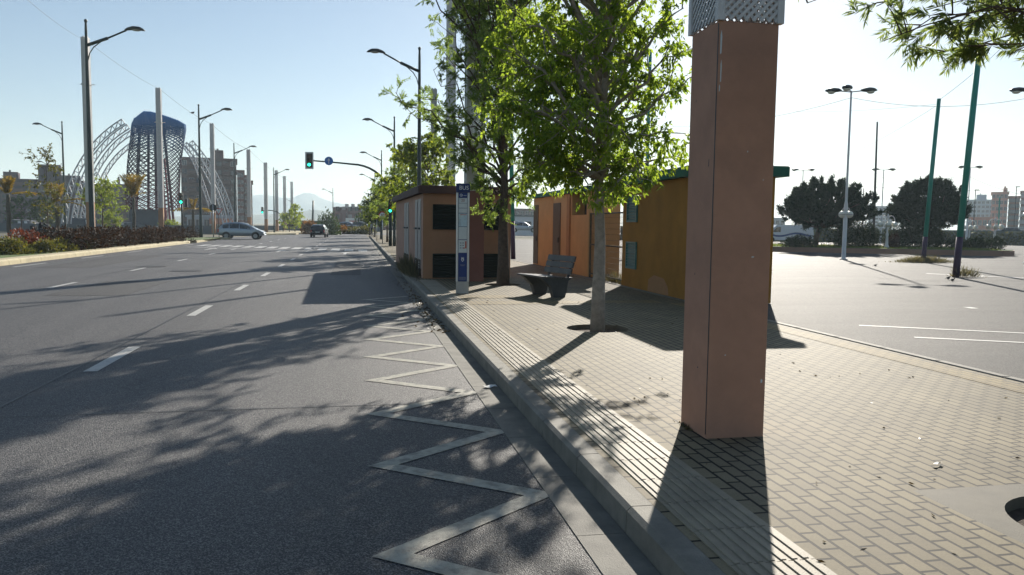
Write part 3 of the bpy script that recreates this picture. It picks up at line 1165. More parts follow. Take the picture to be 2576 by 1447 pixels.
def lamp_proto(sgn, label):
    r = thing('street_lamp', label, 'street lamp', (0, 0, 0), 0, 'dark green street lamps')
    m_ = MB()
    m_.lathe([(0.17, 0), (0.17, 0.9), (0.15, 1.0), (0.125, 5.0), (0.10, 9.0), (0.075, 12.4), (0.06, 12.75), (0.06, 12.8), (0.09, 12.86), (0.09, 12.95), (0.02, 13.0)], 12)
    m_.build('pole', M['lamp_green'], r, True)
    a = MB()
    a.tube([(0.05*sgn, 0, 11.55), (1.15*sgn, 0, 12.0)], 0.09, 8)
    a.tube([(1.1*sgn, 0, 11.98), (2.15*sgn, 0, 12.5)], 0.05, 8)
    a.tube([(0.06*sgn, 0, 10.7), (0.16*sgn, 0, 11.1), (0.38*sgn, 0, 11.45), (0.8*sgn, 0, 11.8)], 0.03, 6)
    a.build('arm', M['lamp_green'], r, True)
    h = MB()
    # cobra head lofted along its length
    st = [(2.05, 12.50, 0.07, 0.06), (2.2, 12.55, 0.17, 0.11), (2.5, 12.61, 0.22, 0.15), (2.85, 12.60, 0.21, 0.14), (3.05, 12.55, 0.15, 0.09), (3.15, 12.52, 0.05, 0.03)]
    vs, fs = [], []
    n = 10
    for x, z, hw_, hh in st:
        for k in range(n):
            an = 2*PI*k/n
            zz = math.sin(an)
            vs.append((x*sgn, hw_*math.cos(an), z + hh*(zz if zz > 0 else zz*0.45)))
    for i in range(len(st)-1):
        for k in range(n):
            fs.append((i*n+k, i*n+(k+1) % n, (i+1)*n+(k+1) % n, (i+1)*n+k))
    fs += [tuple(range(n)), tuple(range((len(st)-1)*n, len(st)*n))]
    h.add(vs, fs)
    ho = h.build('lamp_head', M['lamp_head'], r, True)
    MB().ball((2.68*sgn, 0, 12.545), 0.2, 10, 6, (1.35, 0.8, 0.35)).build('lens', M['lamp_lens'], ho, True)
    return r


LR = lamp_proto(1, 'tall dark green street lamp in front of the first lattice column, arm over the avenue')
LL = lamp_proto(-1, 'dark green street lamp behind the brown kiosk, its arm reaching over the road')


def put_lamp(proto, px, Z, pytop, label, first=False, uni=False, z=0.1):
    p = D(px, Z, z)
    p.z = z
    s = (zat(p, pytop)-z)/LH
    if first:
        proto.location, proto.scale, proto['label'] = p, (s, s, s), label
        return proto
    return dup(proto, p, None, label, s)


put_lamp(LR, 233, 45, 48, LR['label'], True)
put_lamp(LR, 506, 74, 262, 'dark street lamp on the median end, left of the silver car')
put_lamp(LR, 592, 103, 360, 'dark street lamp rising behind the roof of the silver car')
put_lamp(LR, 690, 116, 421, 'small dark street lamp between the far lattice columns')
put_lamp(LL, 1054, 33.5, 118, LL['label'], True)
put_lamp(LL, 992, 54, 293, 'second street lamp of the sidewalk row, beside the traffic light mast')
put_lamp(LL, 960, 77, 378, 'third street lamp of the sidewalk row, above the curved mast arm')
put_lamp(LL, 943, 100, 435, 'fourth street lamp of the sidewalk row, above the small trees')
put_lamp(LL, 838, 118, 473, 'lone far street lamp in front of the red apartment building')
put_lamp(LL, 165, 92, 305, 'street lamp with its arm towards the picture edge, beside the airy young tree')
put_lamp(LL, 145, 104, 402, 'lower street lamp half hidden in the airy young tree')
put_lamp(LL, 733, 185, 498, 'tiny far street lamp just past the last lattice column')
put_lamp(LL, 790, 150, 527, 'short far lamp beside the leaning teal pole before the mountain')

# ================================================================== traffic lights and signs


def signal_head(parent, c, sc=1.0, mat_box=None, lit=True, back=True):
    c = Vector(c)
    m_ = MB()
    m_.cbox(c, (0.32*sc, 0.22*sc, 0.96*sc), 0.03*sc)
    h = m_.build('signal_head', mat_box or M['black'], parent)
    if back:
        q = MB()
        W_, H_ = 0.30*sc, 0.62*sc
        for x0, x1, z0, z1 in ((-W_, -0.20*sc, -H_, H_), (0.20*sc, W_, -H_, H_), (-0.20*sc, 0.20*sc, -H_, -0.51*sc), (-0.20*sc, 0.20*sc, 0.51*sc, H_)):
            q.box(c+Vector(((x0+x1)/2, 0.02*sc, (z0+z1)/2)), (x1-x0, 0.02*sc, z1-z0))
        q.build('border', M['white_metal'], h)
        MB().box(c+Vector((0, 0.035*sc, 0)), (0.40*sc, 0.02*sc, 1.02*sc)).build('backing', M['black'], h)
    for i, z in enumerate((0.31, 0.0, -0.31)):
        m2 = MB()
        m2.disc(c+Vector((0, -0.115*sc, z*sc)), 0.105*sc, (0, 1, 0), 0.012*sc, 18)
        m2.build('lens', M['green_lit'] if (i == 2 and lit) else M['amber'], h)
        v = MB()
        pts = [c+Vector((0.125*sc*math.cos(a), -0.11*sc, z*sc+0.125*sc*math.sin(a))) for a in np.linspace(0.1, PI-0.1, 9)]
        for i2 in range(8):
            d = Vector((0, -0.16*sc, 0))
            v.prism([pts[i2], pts[i2+1], pts[i2+1]*1.0+Vector((0, 0, 0.008)), pts[i2]+Vector((0, 0, 0.008))], d)
        v.build('visor', M['black'], h)
    return h


def round_disc(parent, c, r, m_, th=0.015, name='sign_plate'):
    return MB().disc(c, r, (0, 1, 0), th, 32).build(name, m_, parent)


# mast with arm over the road
mp_ = G(982, 619, SW)
mp_.z = SW
tm = thing('signal_mast', 'curved traffic light mast arching over the road from beside the brown kiosk', 'traffic light', mp_, -rad(4))
zt = zat(mp_, 408)-SW
px_per = (mp_-CAM).length/F
armL = 192*px_per*1.02
mm = MB()
pts = [(0, 0, 0), (0, 0, 1.0), (0, 0, zt-2.5)]
for i in range(1, 11):
    a = PI/2*i/10
    pts.append((-2.6*(1-math.cos(a)), 0, zt-2.5+2.3*math.sin(a)))
pts += [(-3.6, 0, zt-0.12), (-armL, 0, zt)]
mm.tube(pts, [0.13, 0.12, 0.10]+[0.10-0.004*i for i in range(10)]+[0.055, 0.05], 10)
mm.build('mast', M['lamp_green'], tm, True)
signal_head(tm, (-armL+0.05, -0.12, zt-0.02), 0.93, M['rust'])
bs = round_disc(tm, (-armL+1.35, -0.09, zt-0.02), 0.29, M['signblue'])
ar = MB()
ax_, az_ = -armL+1.35, zt-0.02
ar.box((ax_, -0.102, az_-0.07), (0.05, 0.006, 0.26))
ar.prism([(ax_-0.1, -0.105, az_+0.03), (ax_+0.1, -0.105, az_+0.03), (ax_, -0.105, az_+0.19)], (0, 0.006, 0))
ar.build('arrow', M['white'], bs)
zl = zat(mp_, 531)-SW
signal_head(tm, (0, -0.24, zl+0.27), 0.85, back=False)
# speed sign
sp = G(962, 613, SW)
sp.z = SW
t = thing('speed_sign', 'round red rimmed speed limit sign reading 30 on a thin post', 'road sign', sp, -rad(3))
zc = zat(sp, 542)-SW
MB().tube([(0, 0.03, 0), (0, 0.03, zc+0.3)], 0.035, 8).build('post', M['alu'], t, True)
s_ = round_disc(t, (0, 0, zc), 0.30, M['red'])
round_disc(s_, (0, -0.011, zc), 0.225, M['white'], 0.008, 'face')
words('30', 0.30, M['black'], 'number', s_, (0, -0.018, zc-0.005), (PI/2, 0, 0))
# yellow plate next to it on the tree side
yp = G(951, 611, SW)
t = thing('warning_sign', 'small yellow plate on a post under the sidewalk trees beside the speed sign', 'road sign', (yp.x, yp.y+4, SW))
zc = zat((yp.x, yp.y+4), 547)-SW
MB().tube([(0, 0.03, 0), (0, 0.03, zc+0.2)], 0.03, 8).build('post', M['alu'], t, True)
MB().box((0, 0, zc), (0.75, 0.02, 0.35)).build('sign_plate', pm('sign_yellow', (0.6, 0.42, 0.04), 0.5), t)

# median signal, round sign seen from behind, yield sign
q = D(459, 78, 0.15)
q.z = 0.15
t = thing('traffic_light', 'green lit traffic light on a black post at the median end of the dark hedge', 'traffic light', q)
zg = zat(q, 509)-q.z
MB().tube([(0, 0, 0), (0, 0, zg+0.7)], 0.09, 10).build('post', M['black'], t, True)
signal_head(t, (0, -0.22, zg+0.37), 1.15, back=False)
hb = MB()
hb.cbox((0.42, 0.12, zg-0.05), (0.22, 0.3, 0.8), 0.03)
hb.build('side_head', M['black'], t)
q = D(537, 76, 0.15)
q.z = 0.15
t = thing('round_sign', 'dark round road sign seen from behind on a pale post beside the yield sign', 'road sign', q)
zc = zat(q, 523)-q.z
MB().tube([(0, 0, 0), (0, 0, zc+0.3)], 0.05, 8).build('post', M['alu'], t, True)
MB().disc((0, 0.06, zc), 0.36, (0, 1, 0), 0.02, 28).build('sign_plate', M['darkmetal'], t)
q = D(551, 80, 0.1)
q.z = 0.1
t = thing('yield_sign', 'white triangular yield sign on a dark post next to the round sign', 'road sign', q)
zc = zat(q, 531)-q.z
MB().tube([(0, 0.03, 0), (0, 0.03, zc+0.2)], 0.04, 8).build('post', M['darkmetal'], t, True)
tri = lambda s, y_, dz=0: [(-s, y_, zc+s*0.6+dz), (s, y_, zc+s*0.6+dz), (0, y_, zc-s*1.1+dz)]
so_ = MB().prism(tri(0.42, 0), (0, 0.015, 0)).build('sign_plate', M['red'], t)
MB().prism(tri(0.29, -0.006), (0, 0.006, 0)).build('face', M['white'], so_)
# far signal mast past the silver car
q = D(712, 128, 0.2)
q.z = 0.2
t = thing('signal_mast', 'small far traffic light mast curving between the lattice columns', 'traffic light', q)
za = zat(q, 530)-q.z
MB().tube([(0, 0, 0), (0, 0, za-1.4), (-0.3, 0, za-0.7), (-0.9, 0, za-0.2), (-1.8, 0, za), (-3.2, 0, za)], 0.08, 8).build('mast', M['lamp_green'], t, True)
signal_head(t, (-3.2, -0.15, za), 1.1, back=False)
# three short bollards
for px, lb in ((374, 'short pale bollard behind the hedge, first of three beside the orange column foot'), (384, 'short pale bollard behind the hedge, between the two other bollards'), (395, 'short pale bollard touching the orange column foot behind the hedge')):
    q = D(px, 86, 0.1)
    q.z = 0.1
    tag(MB().lathe([(0.06, 0), (0.06, 0.85), (0.075, 0.87), (0.075, 0.95), (0.03, 1.0)], 10).build('bollard', M['balcony'], None, True, q), lb, 'bollard', 'pale bollards behind the hedge')

# ================================================================== bus stop totem
q = G(1163, 738, SW)
q.z = SW
TZ = zat(q, 462)-SW
t = thing('bus_stop_sign', 'tall narrow bus stop totem with blue BUS header and timetable panels', 'bus stop sign', q, -rad(7))
W_, Dp = 0.30, 0.10
z0 = 0.27
zh = TZ-0.20
MB().cbox((0, 0, z0/2), (W_*0.96, Dp*1.1, z0), 0.008).build('plinth', M['plinth'], t)
fr = MB()
for sx in (-1, 1):
    fr.cbox((sx*(W_/2-0.025), 0, (z0+zh)/2), (0.05, Dp, zh-z0), 0.01)
fr.build('side_rail', M['alu'], t)
pb = MB().box((0, 0, (z0+zh)/2), (W_-0.10, Dp-0.02, zh-z0-0.004)).build('panel', M['blue'], t)
hd = MB().cbox((0, 0, zh+0.101), (W_+0.01, Dp+0.01, 0.198), 0.006).build('header', M['blue'], t)
words('BUS', 0.125, M['white'], 'lettering', hd, (0.02, -Dp/2-0.008, zh+0.10), (PI/2, 0, 0))
yf = -Dp/2+0.008


def plate(z1_, z2_, m_, nm, wd=0.188, y_=None):
    return MB().box((0, (y_ if y_ is not None else yf), (z1_+z2_)/2), (wd, 0.006, z2_-z1_)).build(nm, m_, t)


U = (zh-z0)
zz = lambda f: zh - U*f          # fraction from the top of the panel
lg = plate(zz(0.055), zz(0.008), M['blue2'], 'logo_panel')
rg = MB()
for i in range(20):
    a, a2 = 2*PI*i/20, 2*PI*(i+1)/20
    if 0.35 < (i/20) % 1 < 0.40:
        continue
    ri, ro = 0.022, 0.032
    cx_, cz_ = -0.04, zz(0.031)
    rg.prism([(cx_+ri*math.cos(a), yf-0.006, cz_+ri*math.sin(a)), (cx_+ro*math.cos(a), yf-0.006, cz_+ro*math.sin(a)), (cx_+ro*math.cos(a2), yf-0.006, cz_+ro*math.sin(a2)), (cx_+ri*math.cos(a2), yf-0.006, cz_+ri*math.sin(a2))], (0, 0.003, 0))
rg.box((-0.035, yf-0.005, zz(0.031)), (0.03, 0.003, 0.01))
rg.box((0.045, yf-0.005, zz(0.034)), (0.07, 0.003, 0.008))
rg.build('logo', M['pale'], lg)
pn = plate(zz(0.118), zz(0.062), M['pale'], 'line_panel')
words('20', 0.085, pm('line_number', (0.30, 0.12, 0.10), 0.5), 'number', pn, (0, yf-0.006, zz(0.09)), (PI/2, 0, 0), 0.001)
plate(zz(0.172), zz(0.121), M['pale'], 'line_panel')
plate(zz(0.228), zz(0.176), M['pale'], 'line_panel')
mpn = plate(zz(0.380), zz(0.234), M['map'], 'map_panel')
x_ = MB()
x_.box((0.01, yf-0.005, zz(0.248)), (0.14, 0.003, 0.012))
x_.build('title_bar', M['redprint'], mpn)
x_ = MB()
for i in range(6):
    x_.box((-0.06, yf-0.005, zz(0.30+0.014*i)), (0.045, 0.003, 0.006))
x_.build('lettering', M['greyprint'], mpn)
plate(zz(0.525), zz(0.385), M['pale'], 'notice_panel')
np_ = plate(zz(0.675), zz(0.532), M['pale'], 'notice_panel')
for i in range(3):
    for j in range(2):
        MB().box((-0.045+0.055*j, yf-0.005, zz(0.565+0.028*i)), (0.035, 0.003, 0.022)).build('picture_print', M['greyprint'], np_)
MB().box((0.07, yf-0.005, zz(0.585)), (0.032, 0.003, 0.16)).build('red_strip', M['redprint'], np_)
MB().box((0.03, yf-0.005, zz(0.622)), (0.03, 0.003, 0.03)).build('red_print', M['redprint'], np_)
bp2 = plate(zz(0.995), zz(0.682), M['blue2'], 'lower_panel')
cr = MB()
zc_ = zz(0.755)
cr.prism([(-0.03, yf-0.006, zc_+0.035), (0.03, yf-0.006, zc_+0.035), (0.03, yf-0.006, zc_-0.01), (0.0, yf-0.006, zc_-0.045), (-0.03, yf-0.006, zc_-0.01)], (0, 0.003, 0))
for i in range(5):
    cr.box((-0.026+0.013*i, yf-0.005, zc_+0.05), (0.007, 0.003, 0.02))
cr.build('crest', M['pale'], bp2)
MB().box((0.0, yf-0.0065, zc_-0.003), (0.03, 0.003, 0.03)).build('crest_field', M['blue2'], bp2)
x_ = MB()
x_.box((0, yf-0.005, zz(0.812)), (0.12, 0.003, 0.006))
x_.box((0, yf-0.005, zz(0.822)), (0.08, 0.003, 0.006))
for i in range(4):
    x_.box((0, yf-0.005, zz(0.952+0.010*i)), (0.16, 0.003, 0.008))
x_.build('lettering', M['greyprint'], bp2)

# ================================================================== bench
q = G(1376, 744, SW)
q.z = SW
t = thing('street_bench', 'dark slatted street bench with curved legs facing the road', 'bench', q, rad(16))
# local: y along the bench, seat faces -x
BL = 1.16
for s in (-1, 1):
    yl = s*0.42
    prof = [(-0.10, 0), (0.17, 0), (0.20, 0.10), (0.25, 0.36), (0.36, 0.43), (-0.42, 0.43), (-0.33, 0.36), (-0.17, 0.22)]
    MB().prism([(x, yl-0.07, z) for x, z in prof], (0, 0.14, 0)).build('leg', M['bench'], t)
se = MB()
for i in range(5):
    se.cbox((-0.40+0.125*i, 0, 0.455-0.012*i*0.6), (0.115, BL, 0.035), 0.008)
se.build('seat', M['bench_wood'], t)
bk = MB()
for i in range(3):
    a = rad(14)
    bk.box((0.27+0.045*i, 0, 0.56+0.135*i), (0.035, BL, 0.125), 0, 0, a)
bk.build('backrest', M['bench_wood'], t)
for s in (-1, 1):
    MB().bar((0.27, s*0.42, 0.40), (0.41, s*0.42, 0.86), 0.05, 0.03).build('back_support', M['bench'], t)

# ================================================================== kiosks
# brown transformer kiosk
q = G(1064, 701, SW)
q.z = SW
KW, KD, KH = 2.55, 10.0, 2.42
t = thing('brown_kiosk', 'brown flat roofed utility kiosk with dark vents behind the bus stop totem', 'kiosk', q, rad(1.6))
wl = MB().box((KW/2, KD/2, KH/2), (KW, KD, KH)).build('wall', M['brown_wall'], t)
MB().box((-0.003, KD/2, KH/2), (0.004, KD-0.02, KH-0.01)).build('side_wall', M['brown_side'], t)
MB().cbox((KW/2, KD/2, KH+0.111), (KW+0.32, KD+0.32, 0.22), 0.03).build('roof', M['roof_brown'], t)


def vent(x0, x1, z0_, z1_, parent, axis='front', m_=None, nm='vent'):
    """louvred vent: frame and slats set into a dark recess panel"""
    v = MB()
    n = max(5, int((z1_-z0_)/0.07))
    if axis == 'front':
        v.box(((x0+x1)/2, -0.004, (z0_+z1_)/2), (x1-x0, 0.01, z1_-z0_))
        for i in range(n):
            v.box(((x0+x1)/2, -0.022, z0_+(i+0.5)*(z1_-z0_)/n), (x1-x0-0.04, 0.035, 0.012), 0, rad(40))
        for xx in (x0, x1):
            v.box((xx, -0.018, (z0_+z1_)/2), (0.035, 0.045, z1_-z0_+0.03))
        for zz_ in (z0_, z1_):
            v.box(((x0+x1)/2, -0.0185, zz_), (x1-x0-0.035, 0.044, 0.035))
    else:
        v.box((-0.008, (x0+x1)/2, (z0_+z1_)/2), (0.012, x1-x0, z1_-z0_))
        for i in range(n):
            v.box((-0.028, (x0+x1)/2, z0_+(i+0.5)*(z1_-z0_)/n), (0.035, x1-x0-0.04, 0.012), 0, 0, rad(-40))
        for xx in (x0, x1):
            v.box((-0.026, xx, (z0_+z1_)/2), (0.045, 0.035, z1_-z0_+0.03))
        for zz_ in (z0_, z1_):
            v.box((-0.0265, (x0+x1)/2, zz_), (0.044, x1-x0-0.035, 0.035))
    return v.build(nm, m_ or M['vent'], parent)


for x0, x1 in ((0.29, 1.03), (1.62, 2.22)):
    vent(x0, x1, 1.42, 2.10, t)
    vent(x0, x1, 0.04, 0.70, t)
for y0 in (0.45, 1.35, 4.3, 5.2):
    dr = MB()
    dr.box((-0.012, y0+0.36, 1.27), (0.016, 0.72, 2.02))
    dr.box((-0.024, y0+0.36, 1.85), (0.012, 0.60, 0.72))
    dr.box((-0.024, y0+0.36, 0.98), (0.012, 0.60, 0.78))
    dd = dr.build('door', M['door_grey'], t)
    MB().box((-0.05, y0+0.40, 1.42), (0.05, 0.5, 0.05)).build('bolt', M['darkmetal'], dd)
    vent(y0+0.05, y0+0.67, 0.06, 0.5, t, 'side', M['rust'], 'low_vent')

# ochre kiosk
yc = G(1711, 765, SW)
t = thing('ochre_kiosk', 'dark ochre kiosk with green roof edge and teal louvres behind the big pillar', 'kiosk', (6.83, yc.y, SW))
OW = 1.57
OD = G(1570, 718, SW).y - yc.y
OHt = 2.60
MB().box((OW/2, OD/2, OHt/2), (OW, OD, OHt)).build('wall', M['ochre'], t)
MB().cbox((OW/2, OD/2, OHt+0.105), (OW+0.42, OD+0.4, 0.21), 0.02).build('roof', M['roof_green'], t)
for z0_, z1_ in ((0.50, 1.15), (1.68, 2.32)):
    vent(OD-1.10, OD-0.42, z0_, z1_, t, 'side', M['louvre'], 'louvre')
pt = MB()
pt.poly([(-0.004, OD-3.2, 0.02), (-0.004, OD-1.9, 0.02), (-0.004, OD-1.95, 0.3), (-0.004, OD-2.3, 0.42), (-0.004, OD-2.9, 0.38), (-0.004, OD-3.15, 0.2)])
pt.build('plaster_patch', M['tan'], t)

# orange kiosk
a0 = G(1476, 697, SW)
a1 = G(1327, 664, SW)
XO = 6.95
OY0, OY1 = a0.y, a1.y
OL = OY1-OY0
t = thing('orange_kiosk', 'bright orange and beige kiosk with brown doors behind the bench', 'kiosk', (XO, OY0, SW))
OKH = 2.62
yk1 = G(1425, 686, SW).y-OY0
MB().box((0.5, OL/2+yk1/2, OKH/2), (1.0, OL-yk1, OKH)).build('wall', M['beige'], t)
wing = MB()
wing.box((0.44, yk1/2, 0.95), (1.0, yk1, 1.9))
wing.box((0.44, 0.12, 2.26), (1.0, 0.24, 0.72))
wing.box((0.44, yk1-0.12, 2.26), (1.0, 0.24, 0.72))
wing.build('front_wall', M['orange'], t)
MB().box((0.62, yk1/2, 2.26), (0.5, yk1-0.48, 0.70)).build('window_opening', M['black'], t)
MB().cbox((0.5, OL/2, OKH+0.075), (1.35, OL+0.35, 0.15), 0.02).build('roof', M['roof_green'], t)
MB().box((-0.06, yk1+0.06, OKH/2-0.01), (0.11, 0.34, OKH-0.02)).build('pilaster', M['tan'], t)
yd = OL
for y0, wdt in ((OL-0.9, 0.8), (OL-4.3, 1.0)):
    dr = MB()
    dr.box((-0.012, y0+wdt/2, 1.2), (0.03, wdt, 2.3))
    dr.box((-0.032, y0+wdt/2, 1.2), (0.012, wdt-0.2, 1.0))
    dd = dr.build('door', M['door_brown'], t)
    MB().box((-0.05, y0+0.15, 1.05), (0.05, 0.06, 0.18)).build('handle', M['darkmetal'], dd)
MB().box((-0.006, OL-2.05, OKH/2), (0.012, 2.25, OKH-0.02)).build('orange_lit_panel', M['orange'], t)  # wall stretch in orange, with bounced light put into its colour
# gate between the orange and the ochre kiosk
gy0, gy1 = yc.y+OD+0.05, OY0-0.05
t = thing('mesh_gate', 'rusty wire mesh gate closing the gap between the orange and the ochre kiosk', 'gate', (XO-0.02, gy0, SW))
gl = gy1-gy0
f_ = MB()
for yy in (0.03, gl-0.03):
    f_.tube([(0, yy, 0), (0, yy, 1.95)], 0.03, 8)
for zz_ in (0.12, 1.0, 1.92):
    f_.tube([(0, 0.03, zz_), (0, gl-0.03, zz_)], 0.022, 8)
f_.build('frame', M['rust'], t)
ms = MB()
yy = 0.1
while yy < gl-0.05:
    ms.bar((0, yy, 0.12), (0, yy, 1.92), 0.006)
    yy += 0.06
zz_ = 0.2
while zz_ < 1.9:
    ms.bar((0, 0.03, zz_), (0, gl-0.03, zz_), 0.006)
    zz_ += 0.16
ms.build('wire_mesh', M['rust'], t)
kb = MB()
kb.box((0.1, gl/2, 0.06), (0.12, gl, 0.12))
tag(kb.build('door_step', M['concrete'], None, False, (XO+0.15, gy0, SW)), 'low concrete sill lying under the wire mesh gate', 'sill')

# ================================================================== vehicles
MPV = [(0.0, .32, .52, .53, .84), (0.015, .24, .56, .60, .92), (0.05, .22, .59, .74, .97), (0.11, .20, .60, .91, .99), (0.20, .19, .61, .975, 1.0), (0.36, .19, .61, 1.0, 1.0),
       (0.50, .19, .60, .985, 1.0), (0.62, .19, .59, .91, 1.0), (0.74, .19, .57, .745, 1.0), (0.83, .20, .55, .60, .99), (0.91, .21, .49, .52, .96), (0.965, .23, .42, .44, .89), (0.99, .27, .36, .37, .80), (1.0, .31, .33, .34, .72)]
HATCH = [(0.0, .34, .53, .54, .86), (0.015, .25, .58, .61, .93), (0.05, .22, .61, .78, .97), (0.10, .20, .62, .93, .99), (0.20, .19, .62, .985, 1.0), (0.38, .19, .61, 1.0, 1.0),
         (0.52, .19, .60, .97, 1.0), (0.63, .19, .59, .83, 1.0), (0.71, .20, .58, .65, 1.0), (0.82, .20, .56, .60, .99), (0.92, .21, .50, .54, .95), (0.975, .24, .43, .45, .88), (1.0, .31, .36, .37, .74)]


def car(label, cat, loc, rz, L, W, H, paint, st, group=None, detail=True, name='parked_car'):
    r = thing(name, label, cat, loc, rz, group)
    hw = W/2

    def sec(u):
        for i in range(len(st)-1):
            if st[i][0] <= u <= st[i+1][0]:
                k = (u-st[i][0])/(st[i+1][0]-st[i][0])
                return [a+(b_-a)*k for a, b_ in zip(st[i], st[i+1])]
        return list(st[-1])

    def prof(u):
        _, zb, be, to, wf = sec(u)
        zb, be, to = zb*H, be*H, to*H
        w_ = hw*wf
        wr = w_*(1-0.62*(to-be)/H)
        return zb, be, to, w_, wr
    vs, fs = [], []
    us = sorted(set([s[0] for s in st] + [i/30 for i in range(31)]))
    K = 14
    for u in us:
        zb, be, to, w_, wr = prof(u)
        x = -L/2 + u*L
        half = [(0.0, zb), (w_*.88, zb), (w_*.985, zb+.07*H), (w_, (zb+be)/2), (w_*.975, be), (wr+.02, max(be, to-.05*H*(to > be+.1*H))), (wr*.82, to), (0.0, to+.008)]
        ring = half + [(-a, z) for a, z in half[-2:0:-1]]
        vs += [(x, a, z) for a, z in ring]
        K = len(ring)
    for i in range(len(us)-1):
        for k in range(K):
            fs.append((i*K+k, i*K+(k+1) % K, (i+1)*K+(k+1) % K, (i+1)*K+k))
    fs += [tuple(range(K)), tuple(range((len(us)-1)*K, len(us)*K))[::-1]]
    m_ = MB().add([(v[0], v[1], v[2]) for v in vs], [f[::-1] for f in fs])
    body = m_.build('body', paint, r, True)

    def side_patch(ua, ub, t0_, t1_, s, m2, nm, nn=6, top_cut=True):
        q = MB()
        for i in range(nn):
            for_u = (ua+(ub-ua)*i/nn, ua+(ub-ua)*(i+1)/nn)
            pt = []
            for u, t in ((for_u[0], t0_), (for_u[1], t0_), (for_u[1], t1_), (for_u[0], t1_)):
                zb, be, to, w_, wr = prof(u)
                ze = max(be+.005, to-.05*H)
                z = be + (ze-be)*t
                y_ = (w_*.975 + (wr+.02-w_*.975)*t + .007)*s
                pt.append((-L/2+u*L, y_, z))
            q.poly(pt if s < 0 else pt[::-1])
        return q.build(nm, m2, r)

    def top_patch(ua, ub, fy, m2, nm, nn=6):
        q = MB()
        for i in range(nn):
            a, b_ = ua+(ub-ua)*i/nn, ua+(ub-ua)*(i+1)/nn
            pt = []
            for u, s in ((a, -1), (b_, -1), (b_, 1), (a, 1)):
                zb, be, to, w_, wr = prof(u)
                pt.append((-L/2+u*L, s*wr*fy, to+.012))
            q.poly(pt)
        return q.build(nm, m2, r)
    for s in (-1, 1):
        side_patch(.115, .24, .10, .86, s, M['car_glass'], 'side_window')
        side_patch(.26, .46, .08, .90, s, M['car_glass'], 'side_window')
        side_patch(.475, .70, .08, .88, s, M['car_glass'], 'side_window', 8)
    top_patch(.64, .80 if st is MPV else .70, .80, M['car_glass'], 'windscreen')
    top_patch(.022, .095, .80, M['car_glass'], 'rear_window')
    rw = .20*H
    for u in (.185, .815):
        for s in (-1, 1):
            x = -L/2+u*L
            MB().disc((x, s*(hw-.045), rw+.035), rw+.045, (0, 1, 0), .11, 20).build('wheel_arch', M['black'], r)
            wh = MB().disc((x, s*(hw-.075), rw), rw, (0, 1, 0), .19, 20).build('wheel', M['tyre'], r, False)
            rm = MB().disc((x, s*(hw+.022), rw), rw*.62, (0, 1, 0), .012, 16)
            for k in range(5):
                a = 2*PI*k/5
                rm.bar((x, s*(hw+.03), rw), (x+math.cos(a)*rw*.55, s*(hw+.03), rw+math.sin(a)*rw*.55), .05, .02)
            rm.build('rim', M['rim'], wh)
    if detail:
        for s in (-1, 1):
            MB().cbox((-L/2+.06, s*hw*.84, .50*H), (.16, .17, .20*H), .03).build('tail_lamp', M['taillight'], r)
            MB().ball((L/2-.16, s*hw*.72, .415*H), .17, 10, 6, (1.0, .75, .5)).build('headlight', M['headlight'], r, True)
            mi = MB().ball((-L/2+.66*L, s*(hw+.09), .63*H), .10, 8, 6, (.6, 1, .8))
            mi.build('mirror', paint, r, True)
            side_h = MB().box((-L/2+.44*L, s*(hw+.008), .53*H), (.16, .02, .03))
            side_h.box((-L/2+.27*L, s*(hw+.008), .53*H), (.16, .02, .03))
            side_h.build('door_handle', paint, r)
        MB().box((-L/2-.008, 0, .42*H), (.02, .5, .11)).build('number_plate', M['plate'], r)
        MB().cbox((-L/2+.04, 0, .27*H), (.16, W*.84, .09), .03).build('bumper', M['black'] if paint is not M['car_silver'] else paint, r)
        MB().cbox((L/2-.06, 0, .27*H), (.16, W*.72, .09), .03).build('bumper', M['black'] if paint is not M['car_silver'] else paint, r)
    return r


a_, b2 = G(556, 597, 0), G(664, 598.5, 0)
ctr = D(610, 77, 0.0)
ctr.z = 0
ch = rad(-11.22) + rad(9)
car('silver minivan turning across the junction at the median end', 'car', ctr, ch, 4.35, 1.75, 1.66, M['car_silver'], MPV, name='minivan')
ctr = D(804, 92, 0)
ctr.z = 0
car('black hatchback driving away on the avenue towards the mountain', 'car', ctr, rad(90-4), 3.9, 1.72, 1.50, M['car_black'], HATCH, name='hatchback_car')

# ---------------------------------------------------------------- people


def skin_body(name, nodes, edges, parent, m_, sub=2):
    me = bpy.data.meshes.new(name)
    me.from_pydata([n[0] for n in nodes], edges, [])
    o = bpy.data.objects.new(name, me)
    COL.objects.link(o)
    if parent:
        o.parent = parent
    md = o.modifiers.new('skin', 'SKIN')
    md.use_smooth_shade = True
    for i, n in enumerate(nodes):
        sv_ = me.skin_vertices[0].data[i]
        sv_.radius = (n[1], n[1])
        sv_.use_root = (i == 0)
    sd = o.modifiers.new('sub', 'SUBSURF')
    sd.levels = sub
    sd.render_levels = sub
    me.materials.append(m_)
    return o


